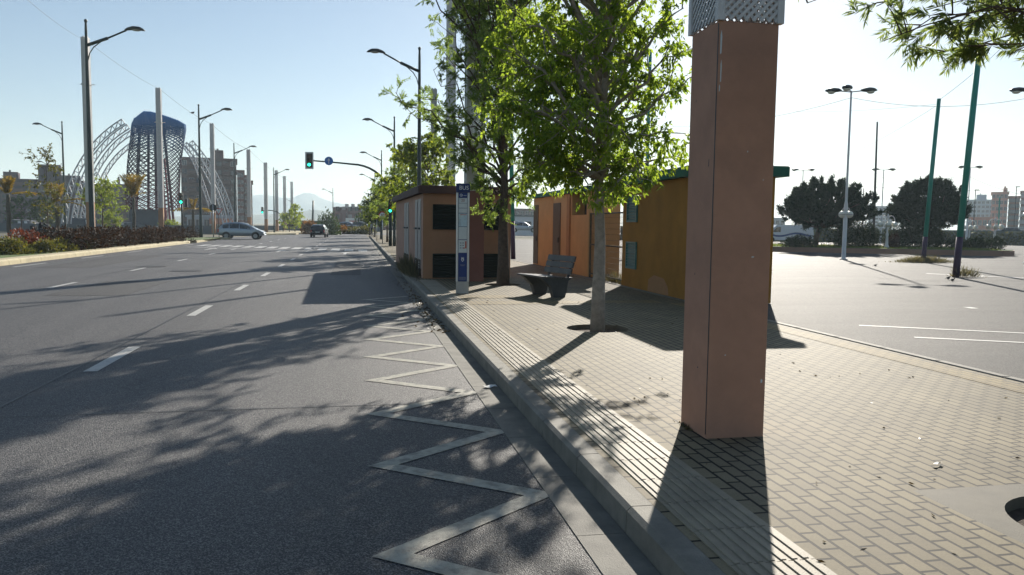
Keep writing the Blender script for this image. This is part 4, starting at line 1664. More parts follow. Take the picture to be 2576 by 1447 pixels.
# motorcyclist behind the dark round shrub
q = D(108, 62, 0.05)
q.z = 0.05
mo = thing('motorcycle', 'black motorcycle half hidden behind the round dark red shrub', 'motorcycle', q, rad(-14))
for x in (-0.68, 0.72):
    wv, wf_ = [], []
    n, k = 24, 8
    for i in range(n):
        a = 2*PI*i/n
        for j in range(k):
            b_ = 2*PI*j/k
            wv.append((x+(0.28+0.06*math.cos(b_))*math.cos(a), 0.07*math.sin(b_), 0.32+(0.28+0.06*math.cos(b_))*math.sin(a)))
    for i in range(n):
        for j in range(k):
            wf_.append((i*k+j, ((i+1) % n)*k+j, ((i+1) % n)*k+(j+1) % k, i*k+(j+1) % k))
    wo = MB().add(wv, wf_).build('wheel', M['tyre'], mo, True)
    MB().disc((x, 0, 0.32), 0.2, (0, 1, 0), 0.03, 18).build('rim', M['rim'], wo)
skin_body('body', [((0, 0, .62), .2), ((.35, 0, .78), .2), ((.55, 0, .80), .12), ((-.35, 0, .72), .15), ((-.75, 0, .80), .11), ((.05, 0, .40), .17), ((-.2, 0, .40), .14)],
          [(0, 1), (1, 2), (0, 3), (3, 4), (0, 5), (5, 6)], mo, M['black'], 1)
fk = MB()
for s in (-.09, .09):
    fk.tube([(.72, s, .32), (.55, s, .95)], .03, 6)
fk.build('fork', M['darkmetal'], mo)
MB().tube([(.42, -.38, 1.05), (.5, -.15, 1.04), (.5, .15, 1.04), (.42, .38, 1.05)], .02, 6).build('handlebar', M['darkmetal'], mo)
MB().ball((.68, 0, .92), .12, 10, 6).build('headlight', M['headlight'], mo, True)
MB().prism([(.60, -.18, 1.0), (.60, .18, 1.0), (.42, .13, 1.32), (.42, -.13, 1.32)], (.012, 0, .006)).build('windscreen', M['car_glass'], mo)
MB().cbox((-.72, 0, 1.0), (.4, .42, .32), .05).build('top_box', M['black'], mo)
pr = thing('person', 'motorcycle rider in dark jacket and helmet sitting behind the dark hedge', 'person', q, rad(-14))
nodes = [((-.22, 0, .92), .15), ((-.16, 0, 1.14), .155), ((-.08, 0, 1.36), .165), ((-.03, 0, 1.50), .075), ((0, 0, 1.58), .07),
         ((-.05, .19, 1.43), .075), ((.12, .27, 1.2), .055), ((.38, .30, 1.10), .042), ((.44, .30, 1.08), .038),
         ((-.05, -.19, 1.43), .075), ((.12, -.27, 1.2), .055), ((.38, -.30, 1.10), .042), ((.44, -.30, 1.08), .038),
         ((-.14, .13, .88), .105), ((.28, .22, .80), .075), ((.08, .22, .42), .052), ((.05, .22, .30), .045), ((.2, .23, .27), .04),
         ((-.14, -.13, .88), .105), ((.28, -.22, .80), .075), ((.08, -.22, .42), .052), ((.05, -.22, .30), .045), ((.2, -.23, .27), .04)]
ed = [(0, 1), (1, 2), (2, 3), (3, 4), (2, 5), (5, 6), (6, 7), (7, 8), (2, 9), (9, 10), (10, 11), (11, 12), (0, 13), (13, 14), (14, 15), (15, 16), (16, 17), (0, 18), (18, 19), (19, 20), (20, 21), (21, 22)]
skin_body('body', nodes, ed, pr, M['jacket'])
hm = MB().ball((.03, 0, 1.69), .15, 14, 10, (1.08, .92, 1.0)).build('helmet', M['helmet'], pr, True)
MB().ball((.105, 0, 1.70), .105, 12, 8, (.9, 1.05, .55)).build('visor', M['headlight'], hm, True)

# walker far on the sidewalk
q = G(935, 597, SW)
q.z = SW
pw = thing('person', 'tiny pedestrian in pale top and dark trousers walking on the far sidewalk', 'person', q, rad(200))
nodes = [((0, 0, .95), .13), ((0, 0, 1.15), .125), ((0, 0, 1.36), .145), ((0, 0, 1.50), .06), ((.01, 0, 1.56), .058), ((.02, 0, 1.66), .095), ((.01, 0, 1.72), .09),
         ((0, .18, 1.40), .06), ((-.05, .24, 1.14), .045), ((.05, .25, .92), .036), ((.07, .25, .84), .035),
         ((0, -.18, 1.40), .06), ((.05, -.24, 1.14), .045), ((.15, -.25, .94), .036), ((.18, -.25, .87), .035),
         ((.02, .09, .88), .095), ((.12, .10, .50), .06), ((.10, .10, .12), .042), ((.22, .10, .05), .04),
         ((-.02, -.09, .88), .095), ((-.06, -.10, .50), .06), ((-.24, -.10, .16), .042), ((-.16, -.10, .05), .04)]
ed = [(0, 1), (1, 2), (2, 3), (3, 4), (4, 5), (5, 6), (2, 7), (7, 8), (8, 9), (9, 10), (2, 11), (11, 12), (12, 13), (13, 14), (0, 15), (15, 16), (16, 17), (17, 18), (0, 19), (19, 20), (20, 21), (21, 22)]
skin_body('body', nodes, ed, pw, M['trousers'])
MB().lathe([(.135, 1.0), (.15, 1.1), (.155, 1.25), (.17, 1.38), (.13, 1.47), (.075, 1.5)], 14).build('shirt', M['shirt'], pw, True)
MB().ball((-.005, 0, 1.72), .112, 12, 8, (1, .95, .85)).build('hair', M['hair'], pw, True)

# ================================================================== sidewalk trees
tx, ty = TREES[1]
b1 = Vector((tx, ty, SW-0.07))


def rel(px, py, Z, base):
    p = P(px, py, Z) - Vector(base)
    return (p.x, p.y, p.z)


rngt = random.Random(11)
tg = []
for px, py, dz, z0 in ((1300, 400, -.3, 2.35), (1330, 330, .9, 2.5), (1255, 270, -.4, 2.7), (1290, 170, .6, 2.9), (1350, 60, -1.0, 3.2), (1240, 120, .2, 3.0),
                       (1640, 420, .2, 2.5), (1690, 330, -.5, 2.7), (1712, 240, .5, 2.9), (1722, 140, -.3, 3.2), (1660, 60, .8, 3.4), (1610, 455, -.6, 2.4), (1430, 390, .8, 2.4), (1395, 300, -1.2, 2.7), (1560, 330, -1.3, 2.8),
                       (1480, 200, 1.4, 3.0), (1590, 180, 1.3, 3.2), (1450, 60, 1.2, 3.6), (1560, -40, -.9, 3.8), (1720, 20, .3, 3.6), (1400, -60, .3, 3.8), (1260, 0, .6, 3.4), (1500, -130, .2, 4.2), (1620, -150, .1, 4.3), (1330, -120, -.2, 4.0), (1700, -110, .3, 4.1), (1480, 110, -1.3, 3.5), (1650, 220, 1.2, 3.0), (1370, 210, 1.2, 2.9), (1520, 400, 1.0, 2.5), (1560, -260, .2, 4.6), (1450, -280, .3, 4.7),
                       (1420, 430, .2, 2.35), (1345, 400, -.5, 2.35), (1385, 330, .5, 2.45), (1460, 455, -.4, 2.3), (1560, 450, .3, 2.35), (1310, 250, .2, 2.7), (1290, 90, 1.8, 3.6), (1330, 180, 2.3, 3.3), (1390, 60, 2.6, 3.8), (1450, 150, 2.4, 3.4), (1370, 290, 1.9, 3.0), (1520, 60, 2.3, 3.8), (1600, 100, 2.2, 3.6), (1246, 214, 3.6, 3.2), (1285, 150, 3.7, 3.4), (1250, 300, 3.2, 2.9), (1310, 90, 3.5, 3.6), (1340, 230, 3.3, 3.1), (1270, 40, 3.4, 3.8), (1380, 130, 3.4, 3.5)):
    Z = 11.55 + dz
    x, y_, z = rel(px, py, Z, b1)
    tg.append((x, y_, z, z0))
for i in range(7):
    tg.append((-1.3+0.55*i, 2.6+0.5*(i % 3), 6.9+0.5*(i % 2), 4.6))
for i in range(16):
    a = i*2.4
    tg.append((math.cos(a)*(1.9+0.4*(i % 3)/2), math.sin(a)*(1.9+0.4*(i % 2)), 6.0+1.6*(i % 4)/3, 4.2+0.9*(i % 3)/2))
make_tree('street_tree', 'leafy bright green tree with pale trunk on the pavers beside the big pillar', b1, 21, 8.4, 2.3, 1.6, 0.098, M['leaf_main'], M['bark_pale'],
          targets=tg, twigs=10, per=16, L=0.092, W=0.041, droop=0.75, twig_len=0.6, sub=4, lean=(0.12, 0.1))
tx, ty = TREES[2]
b2_ = Vector((tx, ty, SW-0.07))
tg = []
for px, py, dz, z0 in ((995, 232, -.5, 2.6), (1020, 270, .4, 2.7), (1105, 62, .2, 3.4), (1128, 30, -.3, 3.8), (1060, 250, .5, 2.9), (1090, 175, -.6, 3.1), (1180, 130, -1.2, 3.4), (1150, 290, -1.2, 2.8), (1240, 40, .3, 4.2), (1210, 220, 1.2, 3.2),
                       (1320, 110, .5, 3.6), (1345, 260, -.4, 3.1), (1375, 400, .2, 2.7), (1340, 455, -.6, 2.5), (1205, 470, -.5, 2.35), (1160, 405, .2, 2.5), (1120, 340, .8, 2.6), (1260, 360, 1.2, 2.7), (1250, -80, .2, 5.0), (1180, -60, -.5, 4.6), (1310, -50, .4, 4.6), (1275, 300, -1.2, 2.9), (1230, 545, -.2, 2.3), (1310, 505, .4, 2.35),
                       (1270, -180, -.3, 5.4), (1190, -160, .6, 5.2), (1120, -60, .8, 4.4), (1100, 110, 1.1, 3.6), (1270, 80, -2.2, 3.8), (1310, 190, -2.4, 3.2), (1060, 300, -1.2, 2.8), (1260, 130, 1.8, 3.8), (1230, 110, -3.4, 3.6), (1250, 50, -3.2, 4.0), (1215, 190, -3.2, 3.2), (1283, 91, .8, 4.0), (1230, 60, 1.4, 4.4), (1310, 30, .4, 4.4), (1180, 110, .8, 3.8), (1260, 180, 1.2, 3.4), (1220, -40, 1.2, 5.0), (1150, 30, .4, 4.2), (1300, -90, .8, 5.0)):
    x, y_, z = rel(px, py, 20.2 + dz, b2_)
    tg.append((x, y_, z, z0))
for i in range(7):
    tg.append((-3.0+0.6*i, -2.6-0.4*(i % 3), 7.7+0.6*(i % 2), 5.0))
for i in range(22):
    a = i*2.4
    tg.append((-0.8+math.cos(a)*2.8*(0.5+0.5*((i*7) % 5)/4), math.sin(a)*2.6*(0.5+0.5*((i*3) % 5)/4)-0.6, 7.9+2.0*(i % 4)/3, 5.2+1.2*(i % 3)/2))
make_tree('street_tree', 'feathery dark green tree with brown trunk between the bus stop totem and the bench', b2_, 8, 9.6, 2.35, 2.0, 0.15, M['leaf_feather'], M['bark'],
          targets=tg, twigs=12, per=28, L=0.085, W=0.020, droop=0.25, style='feather', twig_len=0.48, sub=6, limb_k=0.65, lean=(0.2, 0.2))
# silver oak leaning in from beside the frame
tx, ty = TREES[0]
b3 = Vector((tx+0.12, ty-0.12, SW-0.07))
tg = []
for px, py, Z, z0 in ((2085, 22, 4.3, 2.9), (2150, 5, 4.6, 3.0), (2260, 30, 4.2, 2.7), (2275, 118, 4.1, 2.5), (2330, 105, 4.4, 2.5), (2400, 150, 4.2, 2.4), (2440, 60, 3.9, 2.6), (2520, 60, 4.3, 2.5), (2480, 130, 4.0, 2.4), (2550, 40, 4.6, 2.6), (2380, 40, 4.6, 2.6),
                      (2590, 60, 3.8, 2.5), (2350, -60, 4.0, 3.0), (2480, -90, 4.4, 3.2), (2700, 60, 4.2, 2.6), (2800, -80, 4.0, 3.0), (2700, -300, 4.6, 3.6), (2500, -350, 4.4, 3.6)):
    x, y_, z = rel(px-55, py-14, Z, b3)
    tg.append((x, y_, z, z0))
make_tree('silver_oak', 'silver oak whose long narrow leaves hang into the top corner over the teal pole', b3, 5, 6.0, 2.3, 1.5, 0.06, M['leaf_grevillea'], M['bark'],
          targets=tg, twigs=9, per=26, L=0.06, W=0.0085, droop=0.35, style='feather', twig_len=0.24, sub=6, limb_k=0.4)
# the row along the sidewalk beyond the kiosk
spots = [(1075, 40, 345, 1.9, 'leaf_fresh', 'bushy bright tree overtopping the brown kiosk roof, around the dark lamp pole'),
         (1030, 47, 372, 1.5, 'leaf_fresh', 'bright green tree rising beside the second lamp pole, before the kiosk roof corner'),
         (1000, 56, 425, 1.5, 'leaf_feather', 'feathery tree behind the curved signal mast'),
         (974, 66, 462, 1.5, 'leaf_fresh', 'green street tree just behind the speed sign'),
         (958, 78, 478, 1.5, 'leaf_dark', 'dark green street tree above the yellow plate'),
         (943, 92, 500, 1.6, 'leaf_fresh', 'small far street tree beside the fourth lamp pole'),
         (930, 108, 515, 1.5, 'leaf_dark', 'smallest street tree at the far end of the sidewalk row')]
for i, (px, Z, pyt, cr_, lf_, lb) in enumerate(spots):
    p = D(px, Z, SW)
    p.z = SW
    h = zat(p, pyt)-SW
    make_tree('street_tree', lb, p, 40+i, h, h*0.3, cr_*1.15, 0.09, M[lf_], M['bark'], limbs=20, twigs=11, per=12, L=0.18, W=0.09 if lf_ != 'leaf_feather' else 0.05, droop=0.4, twig_len=0.6, sub=3, show_limb=i < 3, group='trees along the sidewalk')

# ================================================================== median planting
# dark red hedge, one mass
rng = np.random.default_rng(3)
PP, DD = [], []
hA, hB = G(196, 634, 0.1), G(472, 607, 0.1)
hroot = thing('hedge', 'long dark red hedge along the median edge below the lamps', 'hedge', hA, 0)
hv = hB-hA
for c in range(250):
    t = rng.uniform(0, 1)
    wd = 1.9
    cen = np.array([hv.x*t + 0.15 + rng.uniform(-wd, 0.25), hv.y*t, 0]) + np.array([0, 0, rng.uniform(0.2, 0.88)])
    n = 75
    q = rng.normal(size=(n, 3))
    q /= np.linalg.norm(q, axis=1, keepdims=True)
    PP.append(cen + q*rng.uniform(0.2, 1, size=(n, 1))**.5*np.array([0.62, 0.75, 0.38]))
    d = q.copy()
    d[:, 2] += 0.5
    DD.append(d)
PP, DD = np.concatenate(PP), np.concatenate(DD)
PP[:, 2] = np.maximum(PP[:, 2], 0.03)
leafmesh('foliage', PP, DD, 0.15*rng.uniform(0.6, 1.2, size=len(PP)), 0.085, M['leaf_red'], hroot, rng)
bsh = [(70, 38, (1.15, 1.1, 1.35), 2600, 'leaf_scarlet', 'shrub with scarlet top standing out of the low olive shrubs'),
       (20, 34.5, (1.2, 1.1, 0.85), 1800, 'leaf_olive', 'olive and orange shrub cut by the picture edge beside the pale kerb'),
       (105, 36.5, (1.1, 0.9, 0.75), 1700, 'leaf_olive', 'low olive shrub in front of the scarlet topped shrub'),
       (150, 38.5, (1.0, 0.9, 0.7), 1500, 'leaf_olive', 'low olive shrub just before the dark hedge begins, beside the thin trunk'),
       (175, 41, (0.95, 0.9, 0.95), 1500, 'leaf_orange', 'rusty orange shrub at the start of the dark red hedge'),
       (205, 41, (0.9, 0.8, 0.6), 1300, 'leaf_olive', 'low olive shrub in front of the dark hedge by the big lamp'),
       (100, 57, (1.1, 1.0, 0.72), 2000, 'leaf_red', 'round dark red shrub hiding the motorcycle'),
       (362, 58, (0.8, 0.7, 0.6), 1000, 'leaf_orange', 'small rusty shrub at the kerb in front of the dark hedge'),
       (390, 62, (0.8, 0.7, 0.6), 1000, 'leaf_fresh', 'small yellow green shrub at the kerb in front of the dark hedge'),
       (484, 73, (0.7, 0.7, 0.95), 900, 'leaf_red', 'small dark red shrub between the traffic light and the second lamp')]
for i, (px, Z, s_, n, lf_, lb) in enumerate(bsh):
    p = D(px, Z, 0.12)
    p.z = 0.12
    bush('shrub', lb, p, 60+i, s_, n, M[lf_], 0.13, 0.075)
# turf blades (uncountable)
rng = np.random.default_rng(17)
n = 16000
px_ = np.column_stack([rng.uniform(-26, -14.95, n), 26+rng.uniform(0, 1, n)**1.5*50, np.full(n, 0.13)])
d = rng.normal(size=(n, 3))*0.35
d[:, 2] = 1
stuff(leafmesh('grass', px_, d, rng.uniform(0.06, 0.2, n), 0.035, M['grass'], None, rng))


def palm(label, px, Z, pyt, frond_spec, seed, thick=0.14, nf=13, fl=1.6):
    rng_ = np.random.default_rng(seed)
    p = D(px, Z, 0.1)
    p.z = 0.1
    h = zat(p, pyt)-0.1
    r = thing('palm_tree', label, 'palm tree', p, 0, 'young palms on the median')
    th = h-fl*0.75
    m_ = MB()
    pts = [(0.02*math.sin(i*1.3), 0.02*math.cos(i), th*i/12-0.05) for i in range(13)]
    m_.tube(pts, [thick*(1.25-0.35*i/12+0.06*(i % 2)) for i in range(13)], 10)
    m_.build('trunk', M['bark_palm'], r, True)
    specs = [(rng_.uniform(0, 2*PI), rng_.uniform(70, 88), fl*rng_.uniform(0.7, 1.0), 0.1) for _ in range(nf)] + frond_spec
    for az, el, ln, bend in specs:
        PP_, DD_ = [], []
        rc = []
        for i in range(9):
            t = i/8
            e = rad(el) - bend*PI*t*0.75
            if i == 0:
                pos = np.array([0, 0, th-0.1])
            else:
                pos = rc[-1] + ln/8*np.array([math.cos(az)*math.cos(e), math.sin(az)*math.cos(e), math.sin(e)])
            rc.append(pos)
        for i in range(44):
            t = 0.12+0.88*i/44
            q_ = at_path(rc, min(t, 0.999))
            ax = at_path(rc, min(t+0.05, 0.999)) - at_path(rc, max(t-0.05, 0))
            ax /= np.linalg.norm(ax)+1e-9
            sd_ = np.cross(ax, [0, 0, 1])
            sd_ = sd_/(np.linalg.norm(sd_)+1e-6)
            for s in (-1, 1):
                PP_.append(q_)
                DD_.append(ax*0.9+sd_*s*0.75+np.array([0, 0, -0.25])+rng_.normal(size=3)*0.12)
        PP_, DD_ = np.array(PP_), np.array(DD_)
        L_ = 0.42*ln/1.6*np.ones(len(PP_))
        f = leafmesh('frond', PP_, DD_, L_, 0.05, M['frond'], r, rng_)
    return r


palm('young palm with a tuft of yellow fronds near the scarlet shrub, one frond arching sideways', 24, 62, 452, [(rad(-8), 28, 2.0, 0.28), (rad(150), 60, 1.2, 0.3)], 1, fl=1.5)
palm('young palm between the airy tree and the lamp, one frond arching to the lamp', 146, 66, 470, [(rad(-5), 35, 2.3, 0.3), (rad(20), 30, 1.8, 0.4)], 2, fl=1.8)
palm('palm with upright bundled fronds in front of the tower base', 338, 78, 447, [(rad(200), 60, 1.0, 0.4), (rad(0), 60, 1.2, 0.4)], 3, fl=2.6, nf=16)
palm('low palm with spreading fronds between the traffic light and the second lamp', 487, 88, 505, [(rad(a), 35, 2.0, 0.45) for a in (0, 40, 150, 190, 250, 320)], 4, nf=5, fl=1.3)
mt_ = [(123, 46, 380, 0.035, 0.9, 'leaf_olive', 'airy young tree with thin bare trunk in front of the palm', 0.22, 12),
       (259, 70, 460, 0.09, 1.75, 'leaf_fresh', 'round bright green tree between the big lamp and the tower', 0.42, 20),
       (278, 92, 538, 0.05, 1.2, 'leaf_fresh', 'small low bright tree beside the round bright green tree', 0.3, 12),
       (55, 98, 498, 0.1, 2.2, 'leaf_dark', 'dark bushy tree behind the first palm', 0.25, 16),
       (118, 100, 500, 0.08, 1.5, 'leaf_dark', 'narrow dark tree behind the motorcycle', 0.2, 14),
       (428, 118, 560, 0.06, 1.2, 'leaf_fresh', 'small bright tree between the tower base and the traffic light', 0.3, 12)]
for i, (px, Z, pyt, tr_, cr_, lf_, lb, fk_, nl) in enumerate(mt_):
    p = D(px, Z, 0.1)
    p.z = 0.1
    h = zat(p, pyt)-0.1
    make_tree('young_tree' if i in (0, 2, 5) else 'broadleaf_tree', lb, p, 80+i, h, h*fk_*1.2, cr_, tr_, M[lf_], M['bark'], limbs=nl, twigs=6 if i == 0 else 8, per=5 if i == 0 else 10, L=0.17, W=0.085, droop=0.35, twig_len=0.7, sub=3, show_limb=(i == 0))
    if i == 1:
        pass

# ================================================================== tower sculpture
TZd = 125.0
tc_ = D(382, TZd, 0)
tc_.z = 0
upx = TZd/F/0.985           # metres per pixel there
tw = thing('tower_sculpture', 'twisted lattice tower, blue at the top and red at the foot, on a dark block', 'sculpture', tc_, -rad(11.2))
mtw = bpy.data.materials.new('tower_paint_backlit')
t_, n_, l_, b_ = nt(mtw)
tcn = n_.new('ShaderNodeTexCoord')
sx_ = n_.new('ShaderNodeSeparateXYZ')
l_.new(tcn.outputs['Object'], sx_.inputs['Vector'])
mr = n_.new('ShaderNodeMapRange')
mr.inputs['From Min'].default_value = 2.5
mr.inputs['From Max'].default_value = 19.0
l_.new(sx_.outputs['Z'], mr.inputs['Value'])
rp_ = n_.new('ShaderNodeValToRGB')
e_ = rp_.color_ramp.elements
e_[0].position, e_[0].color = 0.0, (0.16, 0.045, 0.06, 1)
e_[1].position, e_[1].color = 1.0, (0.012, 0.18, 0.46, 1)
for ps, cl in ((0.22, (0.085, 0.022, 0.035, 1)), (0.40, (0.04, 0.02, 0.045, 1)), (0.60, (0.014, 0.024, 0.06, 1)), (0.78, (0.012, 0.075, 0.22, 1))):  # blue to red paint; dark middle tones carry the backlit shade
    k = e_.new(ps)
    k.color = cl
l_.new(mr.outputs['Result'], rp_.inputs['Fac'])
l_.new(rp_.outputs['Color'], b_.inputs['Base Color'])
b_.inputs['Roughness'].default_value = 0.7
b_.inputs['Specular IOR Level'].default_value = 0.2


def zpx(py):
    return zat(tc_, py)


# outline of the tower in image columns, row by row (centre offset, half width)
rows = [(530, 386, 66), (505, 386, 67), (488, 386, 66), (455, 389, 64), (423, 391, 63), (390, 395, 62), (358, 400, 61), (340, 403, 61), (325, 405, 61.5), (313, 406, 60), (303, 400, 50), (295, 393, 36), (288, 386, 22), (281, 377, 6)]


def outline(py):
    for i in range(len(rows)-1):
        if rows[i][0] >= py >= rows[i+1][0]:
            k = (rows[i][0]-py)/(rows[i][0]-rows[i+1][0])
            return rows[i][1]+(rows[i+1][1]-rows[i][1])*k, rows[i][2]+(rows[i+1][2]-rows[i][2])*k
    return rows[-1][1], rows[-1][2]


sk = MB()
nseg = 46
py = 527.0
ri = 0
while py > 281:
    c_, hw_ = outline(py)
    cx_ = (c_-382)*upx
    rx = hw_*upx
    ry = rx*0.72
    # towards the top the rings tilt: high on one side
    tl = 0.0
    z_ = zpx(py)
    amp = 0.19 if py > 380 else (0.14 if py > 340 else 0.05)
    ring = []
    for k in range(nseg):
        a = 2*PI*k/nseg
        zig = amp*(1 if (k+ri) % 2 == 0 else -1)
        x = cx_+rx*math.cos(a)*(1-0.06*math.cos(2*a+py*0.01))
        y_ = ry*math.sin(a)
        zt_ = z_+zig - tl*math.cos(a)*1.55 - tl*0.7 + 0.35*tl
        ring.append((x, y_, zt_))
    sk.tube(ring+[ring[0]], 0.07 if py > 345 else 0.075, 4, cap=False)
    py -= 5.2 if py > 455 else 6.2 if py > 380 else (4.2 if py > 345 else (2.4 if py > 322 else 1.1))
    ri += 1
sk.build('lattice_skin', mtw, tw)
lg_ = MB()
for x0, y0, x1, y1, r_ in ((-2.2, -1.2, -1.1, -0.8, 0.22), (-1.0, 1.0, -0.5, 0.8, 0.2), (2.6, -1.0, 1.5, -0.6, 0.24), (3.3, 0.8, 2.0, 0.6, 0.2), (0.4, 0.9, 0.6, 0.7, 0.2), (-2.9, 0.6, -1.7, 0.5, 0.2)):
    lg_.tube([(x0, y0, 0.1), (x1, y1, zpx(320))], r_, 8)
for i in range(16):
    z0_ = 2+i*1.05
    s = 1 if i % 2 else -1
    lg_.bar((-2.0*s+0.2, -1.0, z0_), (2.2*s+0.2, -0.9, z0_+1.05), 0.12)
    lg_.bar((-1.9, -1.0, z0_), (2.3, -0.9, z0_), 0.1)
lg_.build('inner_frame', mtw, tw)
rl_ = MB()
for x0, y0, x1, y1 in ((3.0, -1.3, 2.2, -1.0), (3.5, -0.9, 2.6, -0.7), (2.5, -1.1, 1.8, -0.9)):
    rl_.tube([(x0, y0, 0.1), (x1, y1, zpx(400))], 0.15, 8)
rl_.build('red_leg', pm('tower_red', (0.26, 0.035, 0.06), 0.6), tw)
bk_ = MB().box((-0.25, 0, zpx(527)/2), (4.9, 3.6, zpx(527)))
bk_.build('base_block', M['slabdark'], tw)


def arch(label, pts, Z0, Z1, depth_px, r=0.10):
    """trussed arch rib: outer and inner chord with zigzag web; the pixel track only fixes its real track in space"""
    n = len(pts)
    root_p = P(pts[-1][0], pts[-1][1], Z1)
    rt_ = thing('truss_arch', label, 'arch', root_p, 0, 'white truss arches round the tower')
    out, inn = [], []
    N = 17
    for i in range(N+1):
        t = i/N*(n-1)
        k = min(int(t), n-2)
        f = t-k
        Z = Z0+(Z1-Z0)*i/N
        a = np.array(pts[max(k-1, 0)], float), np.array(pts[k], float), np.array(pts[k+1], float), np.array(pts[min(k+2, n-1)], float)
        q_ = 0.5*((2*a[1])+(-a[0]+a[2])*f+(2*a[0]-5*a[1]+4*a[2]-a[3])*f*f+(-a[0]+3*a[1]-3*a[2]+a[3])*f**3)
        tg_ = 0.5*((-a[0]+a[2])+2*(2*a[0]-5*a[1]+4*a[2]-a[3])*f+3*(-a[0]+3*a[1]-3*a[2]+a[3])*f*f)
        nn = np.array([tg_[1], -tg_[0]])
        nn = nn/(np.linalg.norm(nn)+1e-9)*depth_px*1.25
        out.append(P(q_[0], q_[1], Z)-root_p)
        inn.append(P(q_[0]+nn[0], q_[1]+nn[1], Z)-root_p)
    ch = MB()
    ch.tube(out, r, 6)
    ch.tube(inn, r, 6)
    ch.build('chord', M['truss'], rt_, True)
    wb = MB()
    for i in range(N):
        wb.bar(out[i], inn[i], r*1.1)
        wb.bar(inn[i], out[i+1], r*1.1)
    wb.bar(out[N], inn[N], r*0.9)
    wb.build('web', M['truss'], rt_)
    return rt_


arch('outermost truss arch on the lamp side, highest tip against the sky', [(314, 311), (278, 336), (242, 371), (212, 413), (190, 458), (176, 510), (168, 572)], 118, 118, -11)
arch('truss arch just inside the outermost one on the lamp side', [(326, 323), (285, 352), (246, 396), (222, 440), (206, 485), (196, 530), (190, 574)], 124, 121, -10)
arch('third truss arch from the outside on the lamp side, running into the tower', [(344, 332), (300, 362), (262, 408), (240, 450), (226, 490), (216, 530), (210, 574)], 128, 125, -9)
arch('innermost truss arch on the lamp side, passing behind the tower lattice', [(342, 362), (306, 390), (278, 424), (258, 462), (244, 500), (235, 535), (230, 574)], 132, 128, -8)
arch('steepest truss arch on the apartment side with the highest tip', [(476, 361), (500, 390), (524, 424), (545, 462), (562, 500), (574, 535), (582, 572)], 120, 120, 9)
arch('truss arch on the apartment side starting inside the tower lattice', [(462, 365), (486, 392), (508, 424), (528, 462), (545, 500), (556, 535), (562, 572)], 126, 124, 8)
arch('innermost faint truss arch before the apartment facade', [(460, 371), (478, 395), (494, 430), (508, 470), (520, 505), (530, 540), (535, 572)], 132, 130, 6)

# ================================================================== far buildings


def vec_at(px, Z):
    p = D(px, Z, 0)
    p.z = 0
    return p


WMESH = None


def facade(pxa, pxb, Z):
    """end points of a facade whose flank nearest the middle of the street points straight away from the camera"""
    near, far = (pxb, pxa) if pxb < 1288 else (pxa, pxb)
    n_ = vec_at(near, Z)
    u = Vector((n_.x, n_.y, 0)).normalized()
    r_ = ray(far, 560)
    r_.z = 0
    f_ = r_*((n_.dot(u))/r_.dot(u))
    f_.z = 0
    return (f_, n_) if pxb < 1288 else (n_, f_)


def apartment(label, pxa, Za, pxb, Zb, pyt, floors, cols, wall_m, depth, huts=(), balc=(), pyt_b=None, name='apartment_building', cat='apartment block', cornice=None, wcol=None, shape=(1.3, 1.3), bmat=None):
    global WMESH
    A, Bq = facade(pxa, pxb, Za)
    d = Bq-A
    Wd = d.length
    rz = math.atan2(d.y, d.x)
    r = thing(name, label, cat, A, rz)
    H_ = zat(A, pyt)
    MB().box((Wd/2, depth/2, H_/2), (Wd, depth, H_)).build('wall', wall_m, r)
    rf = MB().box((Wd/2, depth/2, H_+0.2), (Wd+0.5, depth+0.5, 0.4)).build('roof', cornice or wall_m, r)
    for fa, fb, hh in huts:
        h_ = MB()
        h_.box(((fa+fb)/2*Wd, depth*0.45, H_+0.4+hh/2), ((fb-fa)*Wd, depth*0.5, hh))
        h_.tube([((fa*0.6+fb*0.4)*Wd, depth*0.4, H_+0.4+hh), ((fa*0.6+fb*0.4)*Wd, depth*0.4, H_+1.0+hh)], 0.25, 6)
        h_.build('roof_hut', wall_m, rf)
    fh = H_/floors
    ww, wh = min(shape[0], Wd/cols*0.62), min(shape[1], fh*0.5)
    wm_ = MB()
    wm_.box((0, -0.03, 0), (ww, 0.06, wh))
    proto = None
    fm = MB()
    for s in (-1, 1):
        fm.box((s*(ww/2+0.04), -0.07, 0), (0.08, 0.14, wh+0.16))
        fm.box((0, -0.0705, s*(wh/2+0.04)), (ww, 0.139, 0.08))
    fm.box((0, -0.069, 0), (0.06, 0.08, wh))
    bm2 = MB()
    bm2.box((0, -0.5, -wh/2-0.12), (ww*1.9, 1.0, 0.14))
    bm2.box((0, -0.97, -wh/2+0.33), (ww*1.9, 0.06, 0.78))
    pw_ = pf = pb_ = None
    for i in range(floors):
        for j in range(cols):
            x = (j+0.5)*Wd/cols
            z = (i+0.55)*fh
            if pw_ is None:
                pw_ = wm_.build('window', M['window'], r)
                pf = fm.build('frame', M['balcony'] if (wcol is None) else wcol, pw_)
                wo = pw_
            else:
                wo = pw_.copy()
                COL.objects.link(wo)
                c = pf.copy()
                COL.objects.link(c)
                c.parent = wo
                if wcol is not None and (i*5+j*3) % 7 == 0:
                    c.material_slots[0].link = 'OBJECT'
                    c.material_slots[0].material = M['balcony']
            wo.location = (x, 0, z)
            if j in balc and i > 0:
                if pb_ is None:
                    pb_ = bm2.build('balcony', bmat or M['balcony'], r)
                    bo = pb_
                else:
                    bo = pb_.copy()
                    COL.objects.link(bo)
                bo.location = (x, 0, z)
    return r


